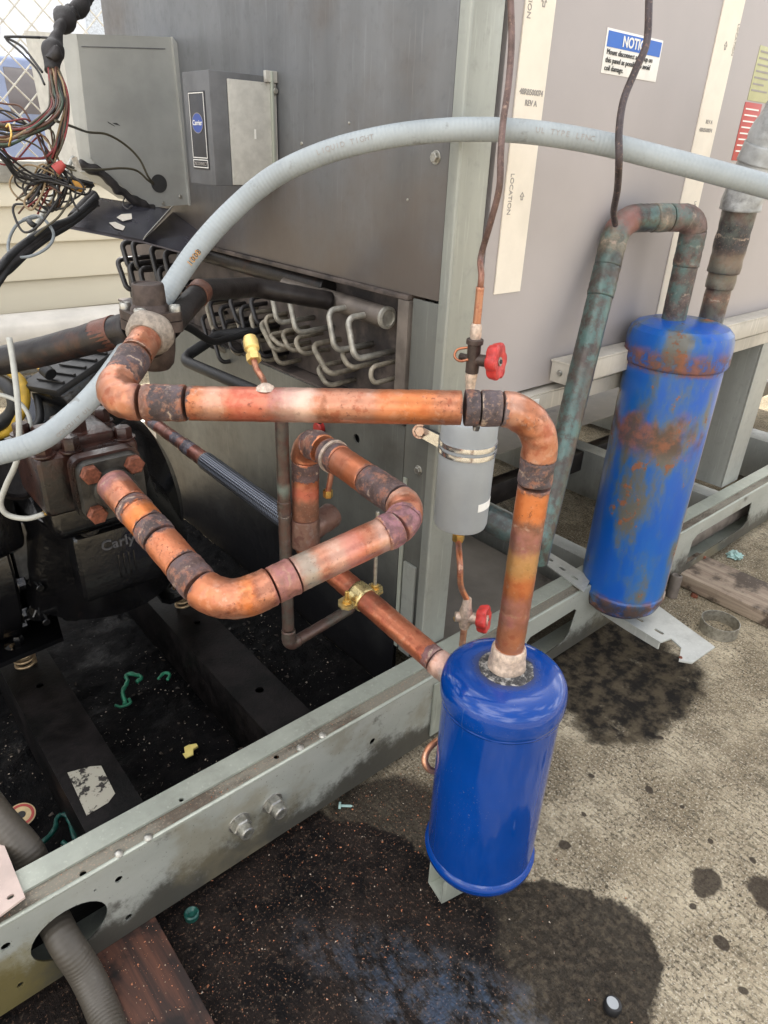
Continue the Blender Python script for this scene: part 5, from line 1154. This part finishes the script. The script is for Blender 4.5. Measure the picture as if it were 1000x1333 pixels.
# heavy cables running down-left
hb = empty('heavy_cable_run', D(60, 300, 1.0), 'thick black cables running from under the grey enclosure down to the left edge', 'cables')
for i, (dx_, dy_, r) in enumerate(((0, 0, .0055), (4, 6, .0055), (-2, 10, .0048), (2, 3, .005), (6, 10, .004))):
    wire([(125, 255 + dy_, 1.15), (95, 284 + dy_ * .6, 1.10), (70, 295 + dy_, 1.04), (40, 312 + dy_ + dx_, 1.0), (15, 332 + dy_ * 1.3 + dx_, .97), (0, 350 + dy_ * 1.5, .95), (-40, 400 + dy_ * 2, .92)], r, M['tape'] if i % 2 else M['blackmatt'], 1, hb, 'cable', 10)
wire([(95, 284, 1.12), (108, 268, 1.18), (122, 254, 1.24)], .0085, M['tape'], 0, hb, 'tape_sleeve', 12)
wire([(95, 205, 1.15), (80, 235, 1.1), (55, 280, 1.06), (30, 322, 1.03), (0, 368, 1.0), (-20, 400, .98)], .0034, M['palewire'], 0, hb, 'cable', 10)
wire([(50, 282, 1.02), (25, 290, 1.0), (12, 312, .99), (14, 332, .98), (38, 334, .98), (62, 322, .99), (70, 305, 1.0), (60, 288, 1.01), (46, 281, 1.02), (30, 286, 1.02)], .0022, M['cableblue'], 0, hb, 'cable', 8)
part('cable_tie', tube(smooth([D(38, 288, .99), D(42, 292, .98), D(46, 294, .99)]), .004, 8), M['blackmatt'], hb, False)
# pale flexible leads with brass ends
pw = empty('sensor_lead', D(60, 663, .95), 'pale grey sensor lead curling down in front of the compressor to a brass fitting', 'cable')
wire([(12, 440, .90), (17, 470, .90), (23, 520, .90), (25, 565, .905), (22, 600, .91), (8, 632, .93), (1, 655, .94), (10, 670, .95), (35, 675, .955), (58, 669, .96)], .0038, M['palewire'], 0, pw, 'lead', 12)
e0 = D(56, 669, .96); e1 = D(80, 661, .975); ad = (e1 - e0).normalized()
part('brass_end', join(cyl(e0, e0 + ad * .012, .0042, 14), hexbolt(e0 + ad * .010, ad, .0075, .016)), M['brass'], pw)
pw2 = empty('sensor_lead', D(42, 575, .95), 'cream lead with a yellow plug arching above the pale conduit at the left edge', 'cable')
wire([(-20, 512, .96), (5, 515, .96), (25, 524, .96), (37, 540, .96), (41, 560, .96), (42, 572, .96)], .0030, M['palewire'], 0, pw2, 'lead', 10)
part('yellow_plug', box(D(44, 577, .96) - V((.008, .008, .010)), D(44, 577, .96) + V((.008, .008, .008)), .002), M['yellow'], pw2)
ys = empty('schrader_port', D(50, 470, 1.05), 'small brass schrader port with a black cap above the terminal box', 'valve')
e0, e1 = D(36, 463, 1.06), D(52, 476, 1.05)
part('stem', tube([e0, e1], .0035, 10), M['white'], ys); part('brass_body', hexbolt(e1, (e1 - e0), .0075, .010), M['brass'], ys); part('cap', cyl(e1 + (e1 - e0) * .35, e1 + (e1 - e0) * .9, .0095), M['blackmatt'], ys)
cn = part('white_clip', poly3([D(49, 620, .93), D(53, 619, .93), D(64, 636, .95), D(62, 640, .95)], V((.002, .002, 0))), M['white'], None, False); tag(cn, 'small white plastic strip lying on the compressor below the conduit', 'plastic strip')
# ================================================================== BACKGROUND
sw = empty('siding_wall', V((.8, 3.4, 0)), 'low wall of cream horizontal siding boards behind the compressor bay', 'wall')
zs_ = [.20, .295, .428, .581, .725, .80]
for i in range(5):
    z0, z1 = zs_[i], zs_[i + 1]
    bd = poly3([V((-2.5, 3.40, z0)), V((-2.5, 3.423, z1)), V((-2.5, 3.44, z1)), V((-2.5, 3.44, z0 - .004)), V((-2.5, 3.40, z0 - .012))], V((8.5, 0, 0)))
    part('siding_board', bd, M['siding'], sw, False)
part('wall_core', box((-2.5, 3.442, 0), (6, 3.5, .80), .0), M['capgrey'], sw, False)
part('wall_cap', box((-2.5, 3.40, .801), (6, 3.56, .885), .01), M['capgrey'], sw)
wp = tag(link('white_duct', tube([V((-2.5, 3.20, .255)), V((6, 3.20, .205))], .085, 24), M['whitepipe'], None), 'large white plastic duct lying along the foot of the cream siding wall', 'duct')
fb = tag(link('white_bucket_lid', lathe([(0, 0), (.15, 0), (.16, .01), (.16, .10), (0, .11)], V((.80, 2.42, .0)), UZ, 32), M['whitepipe'], None), 'rounded white drum foot on the ground behind the compressor, beside the grey lower panel', 'drum')
# chain-link fence
cf = empty('chain_link_fence', V((.8, 3.75, 0)), 'chain link fence behind the siding wall at the far left', 'fence')
wires = []
FYv = 3.75; pit = .115
bmw = bmesh.new()
def addtube(p, q, r):
    me = tube([p, q], r, 5); bmw.from_mesh(me); bpy.data.meshes.remove(me)
for i in range(-10, 46):
    x0 = -.5 + i * pit
    for sg in (1, -1):
        xa, xb = x0, x0 + sg * 1.7
        za, zb_ = .88, 2.6
        addtube(V((xa, FYv, za)), V((xb, FYv + .004 * sg, zb_)), .0036)
bmw_me = bpy.data.meshes.new('mesh'); bmw.to_mesh(bmw_me); bmw.free()
part('wire_mesh', bmw_me, M['fence'], cf, True, kind='stuff')
part('post', cyl(V((-.6, 3.76, 0)), V((-.6, 3.76, 2.7)), .025), M['steel'], cf)
part('post', cyl(V((3.2, 3.76, 0)), V((3.2, 3.76, 2.7)), .025), M['steel'], cf)
part('top_rail', cyl(V((-.8, 3.76, 2.65)), V((5, 3.76, 2.65)), .02), M['steel'], cf)
# a van beyond the fence and a pale clad building beyond that
vn = empty('parked_van', V((3.4, 9.2, 0)), 'blurred blue parked van seen through the chain link fence', 'van')
vx, vy = 2.0, 8.6
part('van_body', join(box((vx - .9, vy, .45), (vx + 3.9, vy + 1.8, 1.10), .12, seg=4), box((vx - .1, vy + .05, 1.05), (vx + 3.9, vy + 1.75, 1.72), .16, seg=4)), M['farblue'], vn)
for a in (.35, 1.5, 2.65): part('window', box((vx + a, vy - .004 + .05, 1.18), (vx + a + .95, vy + .06, 1.58), .02), M['farglass'], vn)
for a in (.1, 3.0):
    part('wheel', lathe([(0, 0), (.20, 0), (.33, .01), (.34, .05), (.34, .19), (.32, .22), (0, .22)], V((vx + a, vy + .20, .34)), -UY, 32), M['blackmatt'], vn)
bd = empty('pale_building', V((6, 16, 0)), 'pale washed out building beyond the van at the top left corner', 'building')
part('wall', box((-14, 16, 0), (22, 17, 5.2), 0), M['fargrey'], bd, False)
for i in range(9): part('window', box((-10 + i * 3.2, 15.97, 2.6), (-8.4 + i * 3.2, 15.995, 3.7), 0), plain('pale_window', (.55, .60, .66), .3), bd, False) if i == 0 else part('window', box((-10 + i * 3.2, 15.97, 2.6), (-8.4 + i * 3.2, 15.995, 3.7), 0), bpy.data.materials['pale_window'], bd, False)
# ================================================================== SMALL LITTER
def litter(name, mesh, mat, label, cat, sm=True): return tag(link(name, mesh, mat, None, sm), label, cat)
p = PZ(795, 1313, 0)
litter('bottle_cap', lathe([(0, 0), (.0105, 0), (.0115, .002), (.0115, .010), (.0100, .013), (.0085, .0138), (0, .0132)], p, V((.12, -.1, 1)), 24), M['blackmatt'], 'small black plastic cap lying on the wet concrete at the bottom of the picture', 'cap')
bpy.data.objects['bottle_cap'].data.materials[0] = M['blackmatt']
cp_ = part('cap_disc', lathe([(0, 0), (.0080, 0), (.0075, .0006), (0, .0007)], p + UZ * .0138, V((.12, -.1, 1)), 20), M['drier'], bpy.data.objects['bottle_cap'])
p = PZ(444, 1051, 0); litter('loose_screw', join(lathe([(0, 0), (.0022, 0), (.0022, .016), (.001, .019), (0, .019)], p + V((0, 0, .004)), V((.8, -.7, .02)), 8), lathe([(0, 0), (.006, 0), (.006, .004), (0, .004)], p + V((0, 0, .0045)), V((-.8, .7, .02)), 6)), M['teal'], 'pale teal screw lying on the dark concrete below the rail', 'screw')
p = PZ(250, 1193, 0); litter('green_cap', lathe([(0, 0), (.010, 0), (.0105, .008), (.0085, .010), (.006, .008), (.004, .006), (0, .006)], p, UZ, 20), M['greendark'], 'dark green plastic cap on the oily concrete beside the timber block', 'cap')
p = PZ(956, 726, 0)
bm = bmesh.new(); bmesh.ops.create_icosphere(bm, subdivisions=4, radius=.018)
for v in bm.verts: v.co += v.co.normalized() * (.010 * mnoise.noise(v.co * 130) + .005 * mnoise.noise(v.co * 300)); v.co.z *= .55; v.co += p + UZ * .008
litter('crumpled_plastic', bm2mesh(bm, ang=25), M['teal'], 'crumpled scrap of pale green plastic on the concrete beyond the plank', 'plastic scrap')
z_ = .056
tq = [D(*q) for q in ()]
def zt(px, py, h=0.): return PZ(px, py, z_ + h)
litter('yellow_tag', join(poly3([zt(240, 975), zt(245, 972), zt(256, 970), (zt(258, 973)), zt(252, 977), zt(252, 983), zt(242, 987)], UZ * .004), poly3([zt(238, 982, .005), zt(250, 978, .004), zt(252, 983, .003), zt(242, 988, .003)], UZ * .002)), M['yellowtag'], 'torn bright yellow plastic tag on the oily bay floor', 'tag', False)
def ring_label(px, py):
    c = zt(px, py, .012); t = empty('round_sticker', c, 'round cream and red sticker lying in the bay near the left edge', 'sticker')
    nx = V((.1, -.25, 1)).normalized()
    part('disc', lathe([(0, 0), (.0195, 0), (.0195, .0008), (0, .0009)], c, nx, 32), plain('cream_disc', (.62, .48, .26), .5, 0, .2, 90), t)
    part('red_ring', lathe([(.0135, .0012), (.0175, .0012), (.0175, .0016), (.0135, .0016)], c, nx, 32), M['stickerred'], t)
    part('dark_spot', lathe([(0, .0012), (.0055, .0012), (.005, .0017), (0, .0018)], c, nx, 16, 30, .002), M['ink'], t)
ring_label(28, 1061)
for lab, pts, mt in (('pale green plastic hook on the bay floor at lower left', [(50, 1102), (62, 1090), (72, 1078), (74, 1066), (84, 1060), (92, 1070), (96, 1086), (100, 1098), (92, 1104), (82, 1096)], 'greendark'),
                     ('curved green plastic clip lying in the oil between the dark beams', [(163, 916), (160, 900), (166, 888), (164, 880), (172, 877), (184, 882), (178, 888)], 'green')):
    litter('plastic_clip', tube(smooth([zt(x, y, .008) for x, y in pts]), .0038, 8, .003, bumpy=.0015, nscale=150), M[mt], lab, 'plastic clip')
litter('plastic_clip', tube(smooth([zt(x, y, .006) for x, y in ((206, 884), (214, 876), (221, 878), (218, 885))]), .0030, 8, .003, bumpy=.001, nscale=150), M['green'], 'smaller green hook shaped clip lying right of the curved clip in the oil', 'plastic clip')
litter('plastic_clip', tube(smooth([zt(x, y, .006) for x, y in ((150, 918), (158, 920), (170, 915), (168, 910))]), .0026, 8, .003, bumpy=.001, nscale=150), M['green'], 'small green plastic fragment just below the curved clip in the oil', 'plastic clip')
for i, (px, py) in enumerate(((845, 1000), )): pass
def nut(px, py, lab):
    p = PZ(px, py, 0); litter('small_bolt', hexbolt(p, V((.3, -.2, 1)), .009, .008), M['rustbolt'], lab, 'nut')
nut(903, 777, 'small dark nut on the concrete beside the capped pipe stub')
nut(909, 742, 'small dark nut resting near the far end of the plank')
bpy.data.objects['small_bolt.001'].location = (0, 0, .040)
# uncountable grit: copper and pale crumbs on the oily concrete and the bay
def crumbs(name, n_, area, mat, z, smin, smax, label, keep=None):
    r_ = random.Random(hash(name) % 1000 if False else len(name) * 7); bm = bmesh.new()
    done = 0
    while done < n_:
        x = r_.uniform(area[0], area[1]); y = r_.uniform(area[2], area[3])
        if keep and not keep(x, y, r_): continue
        done += 1; s_ = smin + (smax - smin) * r_.random() ** 3; c = V((x, y, z + s_ * .35))
        vs = [bm.verts.new(c + V((r_.uniform(-1, 1), r_.uniform(-1, 1), r_.uniform(-.5, .7))) * s_) for _ in range(5)]
        bmesh.ops.convex_hull(bm, input=vs)
    me = bpy.data.meshes.new(name); bm.to_mesh(me); bm.free()
    o = link(name, me, mat, None, False); tag(o, label, 'grit', kind='stuff'); return o
cA = PZ(300, 1290, 0); cB = PZ(450, 1110, 0)
def dens(x, y, r_):
    k = mnoise.noise(V((x * 9, y * 9, 3))) ; d = min((V((x, y, 0)) - cA).length / .12, (V((x, y, 0)) - cB).length / .22)
    return r_.random() < math.exp(-d * d * .8) * (.75 + k)
crumbs('copper_crumbs', 1100, (.0, .75, .1, .66), M['debriscopper'], 0, .0006, .0022, 'sprinkled copper filings on the oily concrete', dens)
crumbs('pale_crumbs', 650, (.0, .9, .05, .66), M['debrispale'], 0, .0005, .0018, 'pale crumbs and sand scattered on the oily concrete', dens)
crumbs('timber_crumbs', 260, (.055, .16, .41, .62), M['debriscopper'], .0285, .0005, .0016, 'copper filings scattered on the oily timber block')
crumbs('bay_grit', 700, (-.05, .66, .70, 1.15), M['debrispale'], .046, .0006, .0026, 'bits of grit stuck in the oil on the bay floor', lambda x, y, r_: r_.random() < .6 + mnoise.noise(V((x * 14, y * 14, 0))))
crumbs('rail_grit', 220, (-.05, .7, .630, .652), M['debriscopper'], ZF, .0004, .0013, 'specks of filings on the top flange of the base rail')

crumbs('bay_flakes', 420, (-.05, .66, .70, 1.15), plain('dark_flakes', (.045, .032, .022), .5, 0, .6, 200), .044, .0015, .0060, 'dark flakes and scraps stuck in the oil on the bay floor', lambda x, y, r_: r_.random() < .5 + mnoise.noise(V((x * 10, y * 10, 4))))
